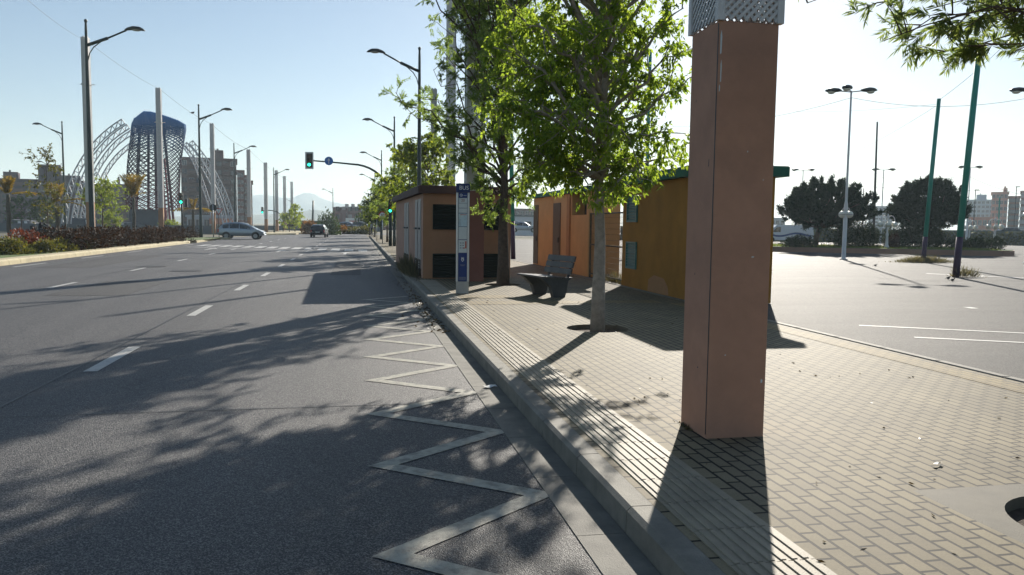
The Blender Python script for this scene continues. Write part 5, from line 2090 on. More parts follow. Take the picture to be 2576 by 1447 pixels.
apartment('dark stepped apartment block at the picture edge behind the first palm', -130, 205, 240, 205, 448, 7, 12, M['brick_dark'], 14, ((0.36, 0.46, 1.8), (0.60, 0.76, 4.0), (0.76, 0.9, 1.4)), (2, 5, 8), wcol=M['brick_dark'], bmat=M['brick_brown'])
apartment('lower brown apartment block behind the bright round tree', 236, 212, 348, 212, 465, 6, 7, M['brick_brown'], 14, ((0.55, 0.6, 1.6), (0.72, 0.92, 1.0)), (2, 4), wcol=M['brick_dark'], bmat=M['brick_brown'])
apartment('tall dark brown apartment tower behind the truss arches', 458, 190, 597, 178, 399, 8, 8, M['brick_brown'], 16, ((0.58, 0.76, 2.2),), (1, 3, 6), wcol=M['brick_dark'], bmat=M['brick_brown'])
apartment('reddish stepped apartment wing beside the tall brown tower', 598, 190, 615, 190, 432, 8, 2, M['brick_red'], 14)
apartment('lowest step of the reddish apartment wing, next to the fifth column', 616, 194, 636, 194, 458, 7, 2, M['brick_pink'], 14)
apartment('second step of the reddish apartment wing', 609, 197, 624, 197, 444, 7, 2, M['brick_red'], 14)
apartment('pale low hall with a coral band behind the traffic light', 470, 150, 590, 150, 546, 1, 6, M['blockblue'], 10, name='sports_hall', cat='hall')
tag(MB().box((0, 0, 0), (4.2, 0.12, 1.1)).build('banner', M['coral'], None, False, P(556, 557, 148)), 'coral coloured banner hung on the pale hall behind the yield sign', 'banner')
# red building at the end of the avenue, rounded end: wall with curved corner
A, Bq = vec_at(826, 210), vec_at(960, 205)
rr_ = thing('apartment_building', 'red brick apartment block with pale upper band at the end of the avenue', 'apartment block', A, math.atan2((Bq-A).y, (Bq-A).x))
Wd = (Bq-A).length
H_ = zat(A, 517)
pl = [(0, 16)] + [(1.8-1.8*math.cos(PI/2*i/6), 2.2-2.2*math.sin(PI/2*i/6)) for i in range(7)] + [(Wd, 0), (Wd, 16)]
MB().prism([(x, y_, 0) for x, y_ in pl], (0, 0, H_-2.0)).build('wall', M['brick_red'], rr_)
MB().prism([(x*0.99+0.25, y_+0.3, H_-2.0) for x, y_ in pl], (0, 0, 1.4)).build('attic_band', M['brick_pink'], rr_)
rf = MB().prism([(x*0.99+0.2, y_+0.2, H_-0.6) for x, y_ in pl], (0, 0, 0.25)).build('roof', M['balcony'], rr_)
for i in range(7):
    MB().cbox((2.2+i*1.9, 6, H_+0.15), (0.7, 0.9, 0.9), 0.05).build('chimney', M['balcony'], rf)
MB().tube([(9.5, 6, H_), (9.5, 6, H_+4.0)], 0.06, 6).build('antenna', M['darkmetal'], rf)
for i in range(3):
    for j in range(6):
        wn_ = MB().box((2.9+j*1.9, -0.05, 1.3+i*2.1), (1.0, 0.12, 1.2)).build('window', M['window'] if (i+j) % 3 else M['balcony'], rr_)
MB().box((5.2, -0.06, H_*0.42), (1.7, 0.13, H_*0.8)).build('stair_panel', M['brick_pink'], rr_)
MB().box((Wd-3.4, -0.07, H_-3.2), (5.0, 0.14, 2.0)).build('shutter_panel', M['blockblue'], rr_)
# billboard in front of it
A, Bq = vec_at(870, 160), vec_at(945, 158)
bb = thing('billboard', 'long white billboard with red lettering strips in front of the red brick block', 'billboard', A, math.atan2((Bq-A).y, (Bq-A).x))
Wd = (Bq-A).length
z1_, z0_ = zat(A, 548.5), zat(A, 562)
MB().box((Wd/2, 0, (z0_+z1_)/2), (Wd, 0.15, z1_-z0_)).build('board', M['billboard'], bb)
po = MB()
for i in range(4):
    po.box((0.05+i*(Wd-0.1)/3, 0.2, z1_/2+0.5), (0.12, 0.12, z1_+1.0))
po.build('frame_posts', M['darkmetal'], bb)
for k, (xa, xb, za) in enumerate(((0.8, 3.0, 0.45), (3.2, 4.0, 0.5), (1.2, 2.6, 0.28))):
    MB().box(((xa+xb)/2, -0.085, z0_+(z1_-z0_)*za), (xb-xa, 0.015, 0.12)).build('red_strip', M['redprint'], bb)
# green shed
A, Bq = vec_at(756, 150), vec_at(825, 150)
sh = thing('green_shed', 'low dark green shed with a yellowish band below the mountain', 'shed', A, math.atan2((Bq-A).y, (Bq-A).x))
Wd = (Bq-A).length
z1_ = zat(A, 557)
MB().box((Wd/2, 2.5, z1_/2), (Wd, 5, z1_)).build('wall', M['shed_green'], sh)
MB().box((Wd/2, 2.5, z1_+0.08), (Wd+0.5, 5.5, 0.16)).build('roof', M['slabdark'], sh)
MB().box((Wd/2, -0.02, z1_*0.52), (Wd, 0.04, 0.5)).build('band', M['shed_stripe'], sh)
# leaning teal pole at the avenue end
A = vec_at(785, 140)
B3 = P(788, 505, 140)
t = thing('painted_pole', 'teal painted pole standing alone below the mountain beside the black car', 'pole', A, 0)
MB().tube([(0, 0, 0), B3-A], [0.17, 0.15], 10).build('shaft', M['lamp_green'], t, True)
# parapets of the far crossing
pa, pb3 = vec_at(-40, 104), vec_at(560, 104)
zt_ = zat(pa, 565)


def wall_between(name, label, cat, a, b_, h, th, m_, z=0):
    d = b_-a
    o = MB().box((d.length/2, 0, h/2), (d.length, th, h)).build(name, m_)
    o.location = (a.x, a.y, z)
    o.rotation_euler = (0, 0, math.atan2(d.y, d.x))
    return tag(o, label, cat)


wall_between('parapet_wall', 'long low grey parapet wall behind the motorcycle and the hedge', 'wall', pa, pb3, 1.15, 0.3, M['parapet'])
pa, pb3 = vec_at(640, 150), vec_at(960, 138)
wall_between('parapet_wall', 'grey parapet wall closing the end of the avenue below the green shed', 'wall', pa, pb3, 0.85, 0.3, M['parapet'], 0.2)
# skate park slabs with pale slanted supports
for px, Z, wpx, py0, lb in ((212, 112, 66, 548, 'dark slanted concrete slab on two pale struts behind the lamp pole'), (40, 114, 70, 552, 'dark concrete slab behind the first palm trunk'), (300, 116, 42, 558, 'low dark slab with one pale strut next to the palm before the tower')):
    A, Bq = vec_at(px-wpx/2, Z), vec_at(px+wpx/2, Z)
    r = thing('concrete_ramp', lb, 'ramp', A, math.atan2((Bq-A).y, (Bq-A).x))
    Wd = (Bq-A).length
    h = zat(A, py0)
    MB().prism([(0, 0, 0), (Wd, 0, 0), (Wd*0.95, 0, h*0.9), (Wd*0.05, 0, h)], (0, 5, 0)).build('slab', M['slabdark'], r)
    st_ = MB()
    for f in ((0.62, 0.86) if wpx > 60 else (0.7,)):
        st_.prism([(Wd*f, -0.06, 0.2), (Wd*f+0.42, -0.06, 0.2), (Wd*f+0.22, -0.06, h*0.86), (Wd*f-0.2, -0.06, h*0.86)], (0, 0.05, 0))
    st_.build('strut', M['white'], r)
A = vec_at(272, 108)
t = thing('terracotta_bench', 'low terracotta block behind the hedge beside the big lamp', 'block', A, -rad(11))
MB().cbox((0, 0, 0.85), (2.6, 0.6, 1.0), 0.04).build('seat_block', M['peach'], t)
MB().cbox((1.2, -0.05, 0.6), (0.4, 0.75, 1.3), 0.04).build('end_block', M['peach'], t)

# ================================================================== right side: lot, posts, pines


def flood_post(label, px, pyb, pyt, Z=None, globes=True, heads=3, seed=0):
    if Z is None:
        p = G(px, pyb, SW)
    else:
        p = D(px, Z, 0.1)
    p.z = SW
    r = thing('lamp_post', label, 'lamp post', p, -rad(14), 'white lamp posts on the lot')
    h = zat(p, pyt)-SW
    m_ = MB()
    m_.lathe([(0.2, 0), (0.2, 0.03), (0.105, 0.05), (0.10, 2.5), (0.095, 2.8), (0.062, 3.0), (0.055, h*0.6), (0.045, h)], 12)
    m_.build('pole', M['white_metal'], r, True)
    a = MB()
    hd_ = [(-0.95, 0.12, 0.12), (0.95, -0.05, 0.0), (-0.45, -0.7, 0.05)][:heads]
    for x, y_, dz in hd_:
        a.tube([(0, 0, h-0.05), (x*0.55, y_*0.55, h)], 0.03, 6)
    a.build('arm', M['white_metal'], r)
    for x, y_, dz in hd_:
        v = Vector((x, y_, 0)).normalized()
        vs, fs = [], []
        n = 10
        st_ = [(0.5, .06, .05), (0.66, .19, .12), (0.95, .26, .16), (1.22, .20, .12), (1.36, .05, .04)]
        for s_, w_, hh in st_:
            s_ *= 0.92
            for k in range(n):
                an = 2*PI*k/n
                pp = v*s_ + Vector((-v.y, v.x, 0))*w_*math.cos(an)
                vs.append((pp.x, pp.y, h+0.02+hh*math.sin(an)*(1 if math.sin(an) > 0 else .5)))
        for i in range(len(st_)-1):
            for k in range(n):
                fs.append((i*n+k, i*n+(k+1) % n, (i+1)*n+(k+1) % n, (i+1)*n+k))
        fs += [tuple(range(n)), tuple(range((len(st_)-1)*n, len(st_)*n))]
        ho = MB().add(vs, fs).build('lamp_head', M['lamp_head'], r, True)
        pl_ = v*0.95
        MB().ball((pl_.x, pl_.y, h-0.05), 0.19, 10, 6, (1, 1, .5)).build('lens', M['globe'], ho, True)
    if globes:
        zg_ = 2.3
        for x, y_ in ((-0.15, 0.05), (0.17, -0.08)):
            MB().tube([(0, 0, zg_+0.28), (x*0.7, y_*0.7, zg_+0.34), (x, y_, zg_+0.22)], 0.02, 6).build('bracket', M['white_metal'], r)
            go = MB().ball((x, y_, zg_), 0.18, 18, 12).build('globe', M['globe'], r, True)
            MB().lathe([(0.184, -0.01), (0.187, 0), (0.184, 0.01)], 18, (x, y_, zg_)).build('band', M['lamp_head'], go)
    return r


flood_post('white lamp post with three flood heads and two globes standing before the first pine', 2122, 653, 229)
flood_post('white lamp post with globe cut by the picture edge', 2583, 662, 228)
flood_post('far double headed lamp post rising behind the first pine, nearest the ochre kiosk', 2013, 0, 428, 88, False, 2)
flood_post('far double headed lamp post between the two pines beside the tall thin dark pole', 2214, 0, 427, 86, False, 2)
flood_post('far double headed lamp post behind the front teal and purple pole', 2430, 0, 421, 84, False, 2)


def painted_pole(label, px0, py0, px1, py1, pysplit, r0=0.105, Z=None, m1=None, m2=None):
    p = G(px0, py0, SW) if Z is None else D(px0, Z, SW)
    p.z = SW
    Zd = -(RT @ (p-CAM)).z
    top_ = P(px1, py1, Zd)
    if Z is None:
        sp_ = P(px0+(px1-px0)*(py0-pysplit)/(py0-py1), pysplit, Zd)-p
    else:
        sp_ = (top_-p)*0.16
    r = thing('painted_pole', label, 'pole', p, 0, 'teal and purple poles on the lot')
    v = top_-p
    k = sp_.length/v.length
    MB().tube([-v*0.01, v*k], [r0*1.05, r0], 14).build('lower_shaft', m2 or M['purple'], r, True)
    MB().tube([v*(k-0.001), v], [r0*0.97, r0*0.88], 14).build('upper_shaft', m1 or M['teal'], r, True)
    return r


painted_pole('leaning teal pole with purple foot in a dry weed patch, before the second pine', 2322, 660, 2362, 249, 596)
painted_pole('nearest leaning teal pole with purple foot, its top in the hanging leaves', 2404, 697, 2464, 118, 597)
painted_pole('teal pole with purple foot glimpsed between the brown and the orange kiosk', 1291, 0, 1280, 60, 0, 0.105, 36)
painted_pole('teal pole glimpsed through the leaves above the ochre kiosk', 1622, 0, 1636, 130, 0, 0.105, 44)
q = vec_at(2196, 66)
t = thing('thin_mast', 'tall thin dark mast between the two pines', 'pole', q, 0)
MB().tube([(0, 0, 0), P(2207, 307, 66)-q], [0.12, 0.07], 10).build('shaft', M['darkmetal'], t, True)
q = vec_at(2170, 140)
t = thing('thin_mast', 'short far thin mast just beside the first pine crown', 'pole', q, 0)
MB().tube([(0, 0, 0), P(2173, 474, 140)-q], [0.12, 0.08], 8).build('shaft', M['darkmetal'], t, True)
q = vec_at(2510, 130)
t = thing('painted_pole', 'far thin teal pole before the peach apartment block', 'pole', q, 0)
MB().tube([(0, 0, 0), P(2515, 495, 130)-q], [0.14, 0.12], 8).build('shaft', M['teal'], t, True)
for px, Z, pyt, lb in ((2447, 150, 478, 'far dark lamp post before the pale apartment block'), (2549, 150, 470, 'far dark lamp post before the peach apartment block')):
    q = vec_at(px, Z)
    t = thing('street_lamp', lb, 'street lamp', q)
    zt_ = zat(q, pyt)
    MB().tube([(0, 0, 0), (0, 0, zt_)], [0.12, 0.07], 8).build('pole', M['darkmetal'], t, True)
    MB().cbox((0.3, 0, zt_), (0.9, 0.3, 0.15), 0.04).build('lamp_head', M['lamp_head'], t)

# wires over the lot
wire(P(1690, 318, 52), P(2142, 246, 41), 0.4, 'festoon cable from behind the big pillar to the white lamp post', 0.012)
wire(P(2142, 246, 41), P(2592, 246, 40), 0.45, 'festoon cable from the white lamp post to the picture edge', 0.012)
wire(P(2000, 280, 60), P(2362, 262, 38), 0.15, 'faint cable running to the top of the teal pole before the second pine', 0.008)
wire(P(2362, 252, 38), P(2620, 20, 30), 0.2, 'faint cable rising from the teal pole top into the hanging leaves', 0.008)
wire(P(1990, 455, 70), P(2620, 480, 70), 0.3, 'faint level cable crossing behind the pines', 0.012)
wire(P(2214, 446, 86), P(2430, 440, 84), 0.5, 'faint cable between two far double headed lamp posts', 0.015)
wire(P(2430, 440, 84), P(2640, 498, 80), 0.5, 'faint cable falling from the far double headed lamp post to the picture edge', 0.015)
wire(P(2362, 262, 38), P(2110, 400, 60), 0.2, 'faint cable falling from the teal pole top behind the white lamp post', 0.008)

# planted island with tan wall
i0, i1 = G(1880, 632, SW-0.008), G(2545, 645.5, SW-0.008)
Zi = (i1-i0)
di = Zi.normalized()
nb = Vector((-di.y, di.x, 0))
L_ = Zi.length
isl = []
wdt = 7.0
isl += [i0, i0+Zi*0.97]
for k in range(9):
    a = -PI/2+PI*k/8
    isl.append(i0+Zi*0.965+nb*(wdt/2)+di*(1.4*math.cos(a))+nb*(wdt/2*math.sin(a)))
isl += [i0+nb*wdt]
z_top = 0.34
o = MB().prism([(p.x, p.y, SW-0.02) for p in isl], (0, 0, z_top)).build('planter_wall', M['planter'])
tag(o, 'long low tan wall of the planted island under the pines', 'planter')
cen = sum(isl, Vector())/len(isl)
ins = [(cen+(p-cen)*0.975) for p in isl]
struct(MB().prism([(p.x, p.y, SW+z_top-0.03) for p in ins], (0, 0, 0.03)).build('island_turf', M['lawn']))
zi = SW+z_top
rng = np.random.default_rng(77)
n = 9000
uv = rng.uniform(0, 1, size=(n, 2))
gp = np.array(i0)+np.outer(uv[:, 0]*L_*0.97, np.array(di))+np.outer(0.3+uv[:, 1]*(wdt-0.6), np.array(nb))
gp[:, 2] = zi-0.01
d = rng.normal(size=(n, 3))*0.4
d[:, 2] = 1
stuff(leafmesh('grass', gp, d, rng.uniform(0.05, 0.16, n), 0.03, M['grass'], None, rng))


def pine(label, px, Z, pxl, pxr, pyt, pyb, seed, trunkpx):
    rng_ = np.random.default_rng(seed)
    p = D(trunkpx, Z, zi)
    p.z = zi-0.03
    r = thing('pine_tree', label, 'pine tree', p, 0, 'umbrella pines on the island')
    cx_ = D((pxl+pxr)/2, Z, zi)-p
    rx = (pxr-pxl)/2*Z/F
    zt_, zb_ = zat(p, pyt)-p.z, zat(p, pyb)-p.z
    rz_ = (zt_-zb_)
    m_ = MB()
    tp_ = Vector((cx_.x, cx_.y, zb_+rz_*0.5))
    m_.tube([(0, 0, -0.1), (0.05, 0, zb_*0.5), (tp_.x*0.3, tp_.y*0.3, zb_), tuple(tp_)], [0.19, 0.16, 0.14, 0.05], 10)
    for i in range(16):
        a = i*2.4
        e = Vector((tp_.x+math.cos(a)*rx*0.75, tp_.y+math.sin(a)*rx*0.75, zb_+rz_*(0.2+0.6*(i % 4)/4)))
        m_.tube(wander(rng_, (tp_.x*0.3, tp_.y*0.3, zb_*0.95), e, 5), [0.07, 0.05, 0.04, 0.03, 0.015], 5)
    m_.build('trunk', M['bark'], r, True)
    PP_, DD_ = [], []
    for c in range(520):
        u = rng_.normal(size=3)
        u /= np.linalg.norm(u)
        k = rng_.uniform(0.35, 1.0)**0.5*rng_.uniform(0.9, 1.06)
        lobe = 1+0.06*math.sin(3*math.atan2(u[1], u[0])+seed)+0.08*math.sin(5*math.atan2(u[1], u[0])+2*seed)
        zc_ = zb_+rz_*0.36
        cz = zc_+u[2]*k*(rz_*0.60 if u[2] > 0 else rz_*0.36)
        c0_ = np.array([cx_.x+u[0]*k*rx*lobe*0.95, cx_.y+u[1]*k*rx*lobe*0.85, cz])
        tip_d = u*0.6+np.array([0, 0, 0.75])+rng_.normal(size=3)*0.25
        tip_d /= np.linalg.norm(tip_d)
        n = 95
        t_ = rng_.uniform(0, 1, size=(n, 1))
        pp = c0_+tip_d*t_*0.42+rng_.normal(size=(n, 3))*0.05
        dd = rng_.normal(size=(n, 3))*0.55+tip_d*0.9
        PP_.append(pp)
        DD_.append(dd)
    PP_, DD_ = np.concatenate(PP_), np.concatenate(DD_)
    leafmesh('crown', PP_, DD_, rng_.uniform(0.16, 0.34, len(PP_)), 0.07, M['leaf_pine'], r, rng_)
    return r


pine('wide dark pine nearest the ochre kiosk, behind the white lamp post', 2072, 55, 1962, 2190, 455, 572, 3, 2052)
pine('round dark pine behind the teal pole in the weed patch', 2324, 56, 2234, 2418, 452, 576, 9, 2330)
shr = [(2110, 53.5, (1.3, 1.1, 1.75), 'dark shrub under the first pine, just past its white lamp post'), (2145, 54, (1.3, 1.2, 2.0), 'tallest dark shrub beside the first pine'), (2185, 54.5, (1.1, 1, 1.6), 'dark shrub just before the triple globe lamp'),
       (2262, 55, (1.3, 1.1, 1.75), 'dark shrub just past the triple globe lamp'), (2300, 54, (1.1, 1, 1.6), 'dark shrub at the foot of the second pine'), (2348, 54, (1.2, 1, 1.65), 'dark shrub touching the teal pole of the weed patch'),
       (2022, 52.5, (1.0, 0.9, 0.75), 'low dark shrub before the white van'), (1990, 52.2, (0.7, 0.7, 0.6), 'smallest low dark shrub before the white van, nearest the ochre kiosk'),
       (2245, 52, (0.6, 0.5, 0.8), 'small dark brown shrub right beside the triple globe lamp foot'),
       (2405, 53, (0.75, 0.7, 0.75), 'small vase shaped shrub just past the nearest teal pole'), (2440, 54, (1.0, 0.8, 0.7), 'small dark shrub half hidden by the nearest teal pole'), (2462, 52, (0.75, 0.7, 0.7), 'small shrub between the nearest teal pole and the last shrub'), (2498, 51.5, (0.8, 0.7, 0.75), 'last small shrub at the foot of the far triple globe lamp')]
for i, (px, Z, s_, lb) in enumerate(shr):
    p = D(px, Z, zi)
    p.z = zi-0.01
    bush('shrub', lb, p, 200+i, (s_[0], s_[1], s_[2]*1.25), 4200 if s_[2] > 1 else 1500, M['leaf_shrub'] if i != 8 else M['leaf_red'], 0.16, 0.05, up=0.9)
for i, (px, Z, lb) in enumerate(((2230, 51.5, 'white three globe lamp between the two pines'), (2500, 57, 'far white three globe lamp before the peach apartment block'), (2437, 64, 'white globe lamp mostly hidden by the nearest teal pole'), (257, 100, 'white double arched lamp above the round bright green tree'))):
    p = D(px, Z, zi)
    p.z = zi-0.02 if i < 2 else 0.1
    r = thing('globe_lamp', lb, 'globe lamp', p, -rad(14))
    h = zat(p, 559 if i == 0 else (566 if i == 1 else (568 if i == 2 else 462)))-p.z
    k = h/2.5
    m_ = MB()
    m_.lathe([(0.17, 0), (0.16, 0.1), (0.10, 0.25), (0.075, 0.8), (0.09, 0.85), (0.09, 0.95), (0.06, 1.05), (0.05, h-0.1), (0.05, h+0.3), (0.08, h+0.36), (0.05, h+0.46), (0.015, h+0.55)], 12)
    m_.build('pole', M['white_metal'], r, True)
    for x, y_ in ((-0.46, 0), (0.46, 0), (0, -0.12)) if i != 3 else ((-1.0, 0), (1.0, 0)):
        if abs(x) > 0.1:
            pts = [(x*0.05, 0, h-0.2)]+[(x*(0.5-0.5*math.cos(PI*j/8)), 0, h+0.02+(0.40 if i < 3 else 1.4)*math.sin(PI*j/8)) for j in range(0, 9)]
            MB().tube(pts, 0.025 if i < 3 else 0.07, 6).build('arm', M['white_metal'], r, True)
        MB().ball((x, y_, h-0.15), 0.19 if i < 3 else 0.28, 16, 10).build('globe', M['globe'], r, True)

# far wall, raised road, cars, van
a, c = vec_at(1560, 95), vec_at(2760, 92)
wall_between('retaining_wall', 'long grey green wall behind the pines', 'wall', a, c, 1.75, 0.4, pm('far_wall', (0.13, 0.15, 0.13), 0.9, var=0.15, scale=0.6, stain=(0.07, 0.10, 0.05), sscale=0.5))
d_ = (c-a).normalized()
nb2 = Vector((-d_.y, d_.x, 0))
e0 = a+nb2*0.4
e1 = c+nb2*0.4
struct(MB().prism([(e0.x, e0.y, -0.02), (e1.x, e1.y, -0.02), (e1.x+nb2.x*26, e1.y+nb2.y*26, -0.02), (e0.x+nb2.x*26, e0.y+nb2.y*26, -0.02)], (0, 0, 0.72)).build('raised_road', M['road']))
rng = np.random.default_rng(5)
n = 5000
L2 = (c-a).length
gp = np.array(a)+np.outer(rng.uniform(0, L2, n), np.array(d_))+np.outer(rng.uniform(-0.9, -0.25, n), np.array(nb2))
gp[:, 2] = rng.uniform(0, 1.5, n)
d = rng.normal(size=(n, 3))*0.6
d[:, 2] += 0.7
stuff(leafmesh('creeper_foliage', gp, d, 0.3, 0.14, M['leaf_olive'], None, rng))
for px, Z, paint, lb in ((1985, 107, 'car_white', 'white car roof passing above the white van'), (2060, 108, 'car_silver', 'silver car roof passing beside the first pine trunk'), (2548, 104, 'car_black', 'dark car roof above the far wall near the picture edge'), (1318, 112, 'car_silver', 'silver car glimpsed between the brown and the orange kiosk')):
    p = vec_at(px, Z)
    car(lb, 'car', (p.x, p.y, 0.70), math.atan2(d_.y, d_.x), 4.2, 1.75, 1.5, M[paint], HATCH, 'cars on the far raised road', False, 'distant_car')
for px, Z, paint, lb in ((880, 146, 'car_silver', 'far silver car before the billboard, nearer the black hatchback'), (913, 146, 'car_black', 'far dark car before the billboard, nearer the sidewalk trees'), (735, 156, 'car_black', 'far dark car behind the last lattice columns')):
    p = vec_at(px, Z)
    car(lb, 'car', (p.x, p.y, 0.45), -rad(14), 4.2, 1.75, 1.5, M[paint], HATCH, 'cars before the end of the avenue', False, 'distant_car')
# white van
p = vec_at(1975, 86)
van = thing('van', 'white van with a blue wave along its side, parked before the far wall', 'van', (p.x, p.y, SW), math.atan2(d_.y, d_.x))
VL, VW, VH = 5.4, 1.9, 1.95
pf_ = [(-VL/2, 0.3), (-VL/2-0.04, 0.9), (-VL/2+0.05, VH-0.1), (-VL/2+0.2, VH), (VL/2-1.5, VH), (VL/2-0.75, 1.25), (VL/2-0.08, 1.0), (VL/2, 0.6), (VL/2-0.05, 0.3)]
MB().prism([(-x, -VW/2, z) for x, z in pf_], (0, VW, 0)).build('body', M['car_white'], van)
wv_ = MB()
for i in range(24):
    x0, x1 = VL/2-0.2-i*0.19, VL/2-0.2-(i+1)*0.19
    f_ = lambda x: 0.78+0.16*math.sin(x*1.7)
    wv_.poly([(x0, -VW/2-0.006, f_(x0)), (x1, -VW/2-0.006, f_(x1)), (x1, -VW/2-0.006, f_(x1)+0.2), (x0, -VW/2-0.006, f_(x0)+0.2)][::-1])
wv_.build('wave_stripe', M['blue2'], van)
MB().poly([(-VL/2+1.0, -VW/2-0.006, 1.15), (-VL/2+1.9, -VW/2-0.006, 1.15), (-VL/2+1.9, -VW/2-0.006, 1.7), (-VL/2+1.5, -VW/2-0.006, 1.7)]).build('side_window', M['car_glass'], van)
for x in (-VL/2+0.95, VL/2-0.95):
    for s in (-1, 1):
        MB().disc((x, s*(VW/2-0.08), 0.32), 0.32, (0, 1, 0), 0.2, 18).build('wheel', M['tyre'], van)
# low white structure with openings, seen between the kiosks
p = vec_at(1318, 132)
t = thing('white_booth', 'low white booth glimpsed between the brown and the orange kiosk', 'booth', p, -rad(14))
MB().box((0, 1.5, 1.6), (9, 3, 3.2)).build('wall', M['car_white'], t)
for x in (-3, -1.5, 0.8, 2.6):
    MB().box((x, -0.02, 1.9), (0.8, 0.06, 0.9)).build('window', M['window'], t)
MB().box((0, 1.5, 3.3), (9.4, 3.4, 0.2)).build('roof', M['slabdark'], t)

apartment('pale blue apartment block between the two pines', 2182, 300, 2244, 300, 521, 8, 7, M['blockblue'], 14, name='apartment_building')
apartment('pale blue grey apartment block beside the peach block', 2432, 300, 2498, 300, 505, 8, 6, M['blockblue'], 14, ((0.3, 0.7, 2.0),))
apartment('tall peach apartment block near the picture edge', 2489, 215, 2532, 215, 487, 7, 4, M['peach'], 14, ((0.7, 0.95, 1.2),))
apartment('lower balconied wing of the peach apartment block', 2532, 216, 2562, 216, 497, 7, 3, M['peach'], 12, (), (0, 1, 2))
apartment('peach and grey apartment block cut by the picture edge', 2562, 206, 2640, 206, 484, 7, 5, M['brick_pink'], 12, (), (0, 2))
apartment('low coral building in front of the pale blue grey block', 2432, 205, 2496, 205, 550, 2, 5, M['coral'], 12)
apartment('pale low building behind the white van', 1900, 240, 1975, 240, 551, 2, 6, M['blockblue'], 12)
apartment('low pale building glimpsed between the kiosks behind the white booth', 1270, 210, 1345, 210, 528, 3, 6, M['brick_pink'], 12)

# vegetation strip at the end of the avenue
for i, (px, Z, s_, lf_, lb) in enumerate(((775, 118, (1.6, 1.3, 2.2), 'leaf_orange', 'rusty bush with yellowish top beside the black car'), (826, 112, (1.8, 1.4, 4.0), 'leaf_dark', 'tall dark bush below the lone far lamp'), (868, 124, (3.0, 1.5, 1.5), 'leaf_red', 'dull reddish bush mass before the billboard'), (905, 122, (3.4, 1.5, 1.3), 'leaf_olive', 'low olive bush mass near the far pedestrian'), (845, 122, (2.4, 1.4, 1.6), 'leaf_orange', 'rusty low bush next to the tall dark bush'))):
    p = vec_at(px, Z)
    bush('bush', lb, (p.x, p.y, 0), 300+i, s_, 1700, M[lf_], 0.32, 0.18, cat='bush')
for i, (px, Z, pyt, cr_, lb) in enumerate(((728, 125, 535, 1.9, 'bright small tree between the last lattice columns'), (742, 132, 520, 1.3, 'airy small tree beside the last lattice column'))):
    p = vec_at(px, Z)
    h = zat(p, pyt)
    make_tree('broadleaf_tree', lb, p, 330+i, h, h*0.3, cr_, 0.08, M['leaf_fresh'], M['bark'], limbs=12, twigs=6, per=7, L=0.3, W=0.15, droop=0.3, twig_len=0.7, sub=3, show_limb=False)

# weeds, litter, covers
rng = np.random.default_rng(31)


def weed(label, p, sx, sy, h, n, m_, name='weed_tuft', ang=0.9):
    r = np.random.default_rng(int(p.x*100) % 9999)
    o = thing(name, label, 'weed', p)
    u = r.normal(size=(n, 2))*0.45
    pp = np.column_stack([u[:, 0]*sx, u[:, 1]*sy, np.zeros(n)])
    dd = np.column_stack([u[:, 0]*ang+r.normal(size=n)*0.3, u[:, 1]*ang+r.normal(size=n)*0.3, np.ones(n)])
    leafmesh('foliage', pp, dd, h*r.uniform(0.5, 1.15, n)*np.exp(-(u**2).sum(1)*0.7), 0.022, m_, o, r)
    return o


q = G(2322, 660, SW)
weed('dry grey weed patch round the foot of the farther teal pole', Vector((q.x, q.y-0.1, SW-0.01)), 1.5, 0.7, 0.42, 1500, M['weed'])
q = G(2404, 697, SW)
weed('thin green and dry weeds at the foot of the nearest teal pole', Vector((q.x+0.35, q.y, SW-0.01)), 0.5, 0.3, 0.5, 220, M['weed'])
q = G(1050, 690, 0.05)
weed('scrubby dry weeds growing against the kiosk side wall', Vector((1.62, 25.0, 0.12)), 0.22, 2.6, 0.7, 900, M['weed'])
q = G(1722, 1078, SW)
weed('tiny weeds in the joint at the pillar foot', Vector((cc.x-CW/2-0.01, cc.y+0.1, SW-0.01)), 0.03, 0.2, 0.045, 70, M['weed'])
q = G(1540, 715, SW)
weed('dry weeds under the wire mesh gate', Vector((7.1, yc.y+OD+1.2, SW-0.01)), 0.3, 1.2, 0.35, 300, M['weed'])
n = 380
lx = np.column_stack([KX-0.05-np.abs(rng.normal(size=n))*0.16, 12+np.abs(rng.normal(size=n))*6, np.full(n, 0.012)])
d = rng.normal(size=(n, 3))
d[:, 2] = np.abs(d[:, 2])*0.25
stuff(leafmesh('leaf_litter', lx, d, rng.uniform(0.03, 0.08, n), 0.03, M['litter'], None, rng))
n = 160
lx = np.column_stack([rng.uniform(1.7, 6.4, n), rng.uniform(2.5, 16, n), np.full(n, SW+0.006)])
d = rng.normal(size=(n, 3))
d[:, 2] = np.abs(d[:, 2])*0.15
stuff(leafmesh('fallen_leaves', lx, d, rng.uniform(0.02, 0.06, n), 0.015, M['litter'], None, rng))


def scrap(label, p, sx, sy):
    m_ = MB()
    vs, fs = [], []
    r = random.Random(int(sx*1e4))
    for i in range(4):
        for j in range(3):
            vs.append((sx*(i/3-0.5), sy*(j/2-0.5), 0.006+r.uniform(0, 0.02)))
    for i in range(3):
        for j in range(2):
            fs.append((i*3+j, (i+1)*3+j, (i+1)*3+j+1, i*3+j+1))
    o = m_.add(vs, fs).build('paper_scrap', M['white'], None, True, p)
    o.rotation_euler = (0, 0, 0.4)
    return tag(o, label, 'litter')


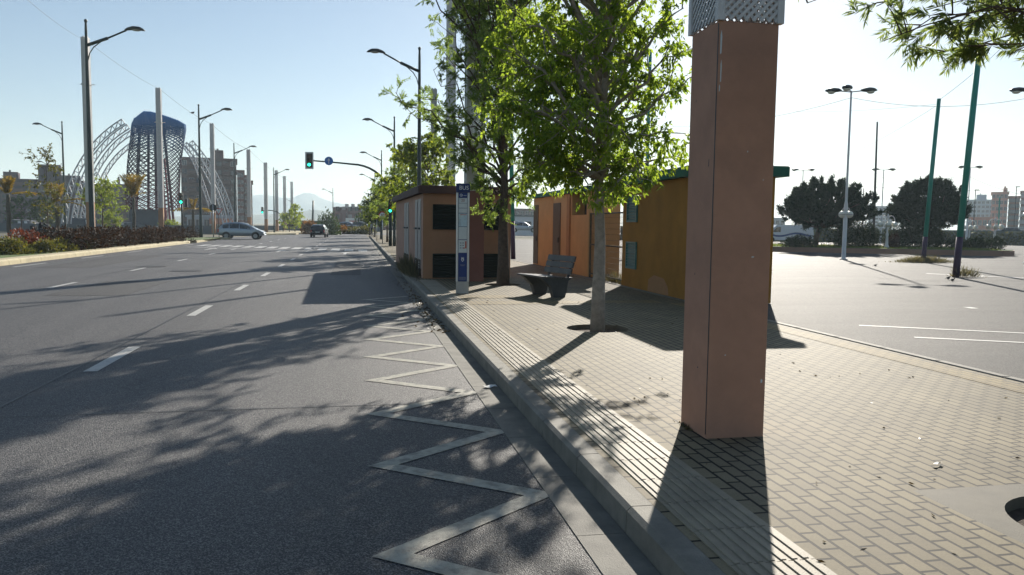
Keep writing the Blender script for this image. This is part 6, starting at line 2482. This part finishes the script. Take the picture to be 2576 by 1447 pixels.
p = G(1233, 974, 0.01)
scrap('crumpled white paper scrap lying in the gutter', Vector((p.x, p.y, 0.008)), 0.13, 0.08)
p = G(2357, 1172, SW)
scrap('small pale leaf shaped scrap on the sunlit pavers', Vector((p.x, p.y, SW+0.003)), 0.10, 0.02)
for px, py, rx, lb in ((380, 671, 0.42, 'cast iron manhole cover in the far lane next to the lane line'), (467, 682, 0.42, 'cast iron manhole cover in the middle lane')):
    p = G(px, py, 0)
    t = thing('manhole_cover', lb, 'manhole cover', (p.x, p.y, 0.0))
    MB().disc((0, 0, 0.004), rx, (0, 0, 1), 0.012, 28).build('lid', M['iron'], t)
    rg = MB()
    rg.lathe([(rx+0.10, 0.003), (rx+0.10, 0.008), (rx+0.01, 0.009), (rx+0.01, 0.003)], 28)
    rg.build('ring', M['iron'], t)
for px, py, lb in ((2385, 703, 'small dark pigeon on the lot beside the nearest teal pole foot'), (2396, 708, 'second pigeon on the lot, closest to the nearest teal pole foot'), (2202, 670, 'tiny pigeon alone on the bright lot before the white lamp post')):
    p = G(px, py, SW)
    o = MB().ball((0, 0, 0.12), 0.09, 10, 6, (1.6, 0.85, 0.9)).ball((0.15, 0, 0.22), 0.045, 8, 6).prism([(-0.12, -0.03, 0.12), (-0.25, -0.04, 0.08), (-0.25, 0.04, 0.08), (-0.12, 0.03, 0.12)], (0, 0, 0.015)).tube([(0.02, 0.03, 0.06), (0.02, 0.03, 0)], 0.008, 4).tube([(0.02, -0.03, 0.06), (0.02, -0.03, 0)], 0.008, 4).build('pigeon', M['bird'], None, True, Vector((p.x, p.y, SW-0.008)))
    o.scale = (0.45,)*3
    tag(o, lb, 'bird')

# ================================================================== mountains
HX0, HX1 = -150, 1250


def ridge(name, Z, prof, seed, thick):
    rng_ = np.random.default_rng(seed)
    vs, fs = [], []
    pxs = np.linspace(prof[0][0], prof[-1][0], 120)
    nrow = 14
    xs = [p[0] for p in prof]
    ysv = [p[1] for p in prof]
    for j in range(nrow):
        f = j/(nrow-1)
        for i, px in enumerate(pxs):
            py = np.interp(px, xs, ysv)
            b_ = vec_at(px, Z)
            h = zat(b_, py)
            out = (b_-CAM)
            out.z = 0
            out.normalize()
            s = 1-abs(2*f-1)
            s = s**1.15
            wob = 0.10*h*math.sin(i*0.37+j*1.3+seed)*s*(1-s)*3 + 0.05*h*math.sin(i*0.9+j*2.1)*s*(1-s)*3
            q = b_+out*(f-0.5)*thick
            vs.append((q.x, q.y, -2+(h+2)*s+wob))
    m = len(pxs)
    for j in range(nrow-1):
        for i in range(m-1):
            fs.append((j*m+i, j*m+i+1, (j+1)*m+i+1, (j+1)*m+i))
    return struct(MB().add(vs, fs).build(name, M['hill'], None, True))


ridge('mountains', 2600, [(-400, 520), (-100, 505), (200, 470), (250, 455), (300, 462), (400, 485), (520, 500), (600, 492), (640, 487), (665, 484), (690, 489), (712, 491), (740, 491), (757, 480), (764, 478), (772, 482), (780, 478), (790, 481), (805, 492), (830, 502), (860, 510), (900, 520), (1000, 540), (1250, 562)], 4, 900)
ridge('foothills', 1300, [(-400, 548), (0, 546), (400, 545), (600, 538), (700, 536), (760, 530), (800, 526), (840, 531), (880, 536), (950, 543), (1100, 560), (1400, 568)], 9, 500)

# ================================================================== haze
hz = MB().box((0, 1700, 64), (7000, 4600, 134)).build('haze', M['hill'])
stuff(hz)
hm_ = bpy.data.materials.new('haze_air')
hm_.use_nodes = True
hn = hm_.node_tree.nodes
hn.remove(hn['Principled BSDF'])
pvn = hn.new('ShaderNodeVolumePrincipled')
pvn.inputs['Color'].default_value = (0.74, 0.90, 1.0, 1)
pvn.inputs['Density'].default_value = HAZE_D
pvn.inputs['Anisotropy'].default_value = 0.25
hm_.node_tree.links.new(pvn.outputs['Volume'], hn['Material Output'].inputs['Volume'])
hz.data.materials.clear()
hz.data.materials.append(hm_)
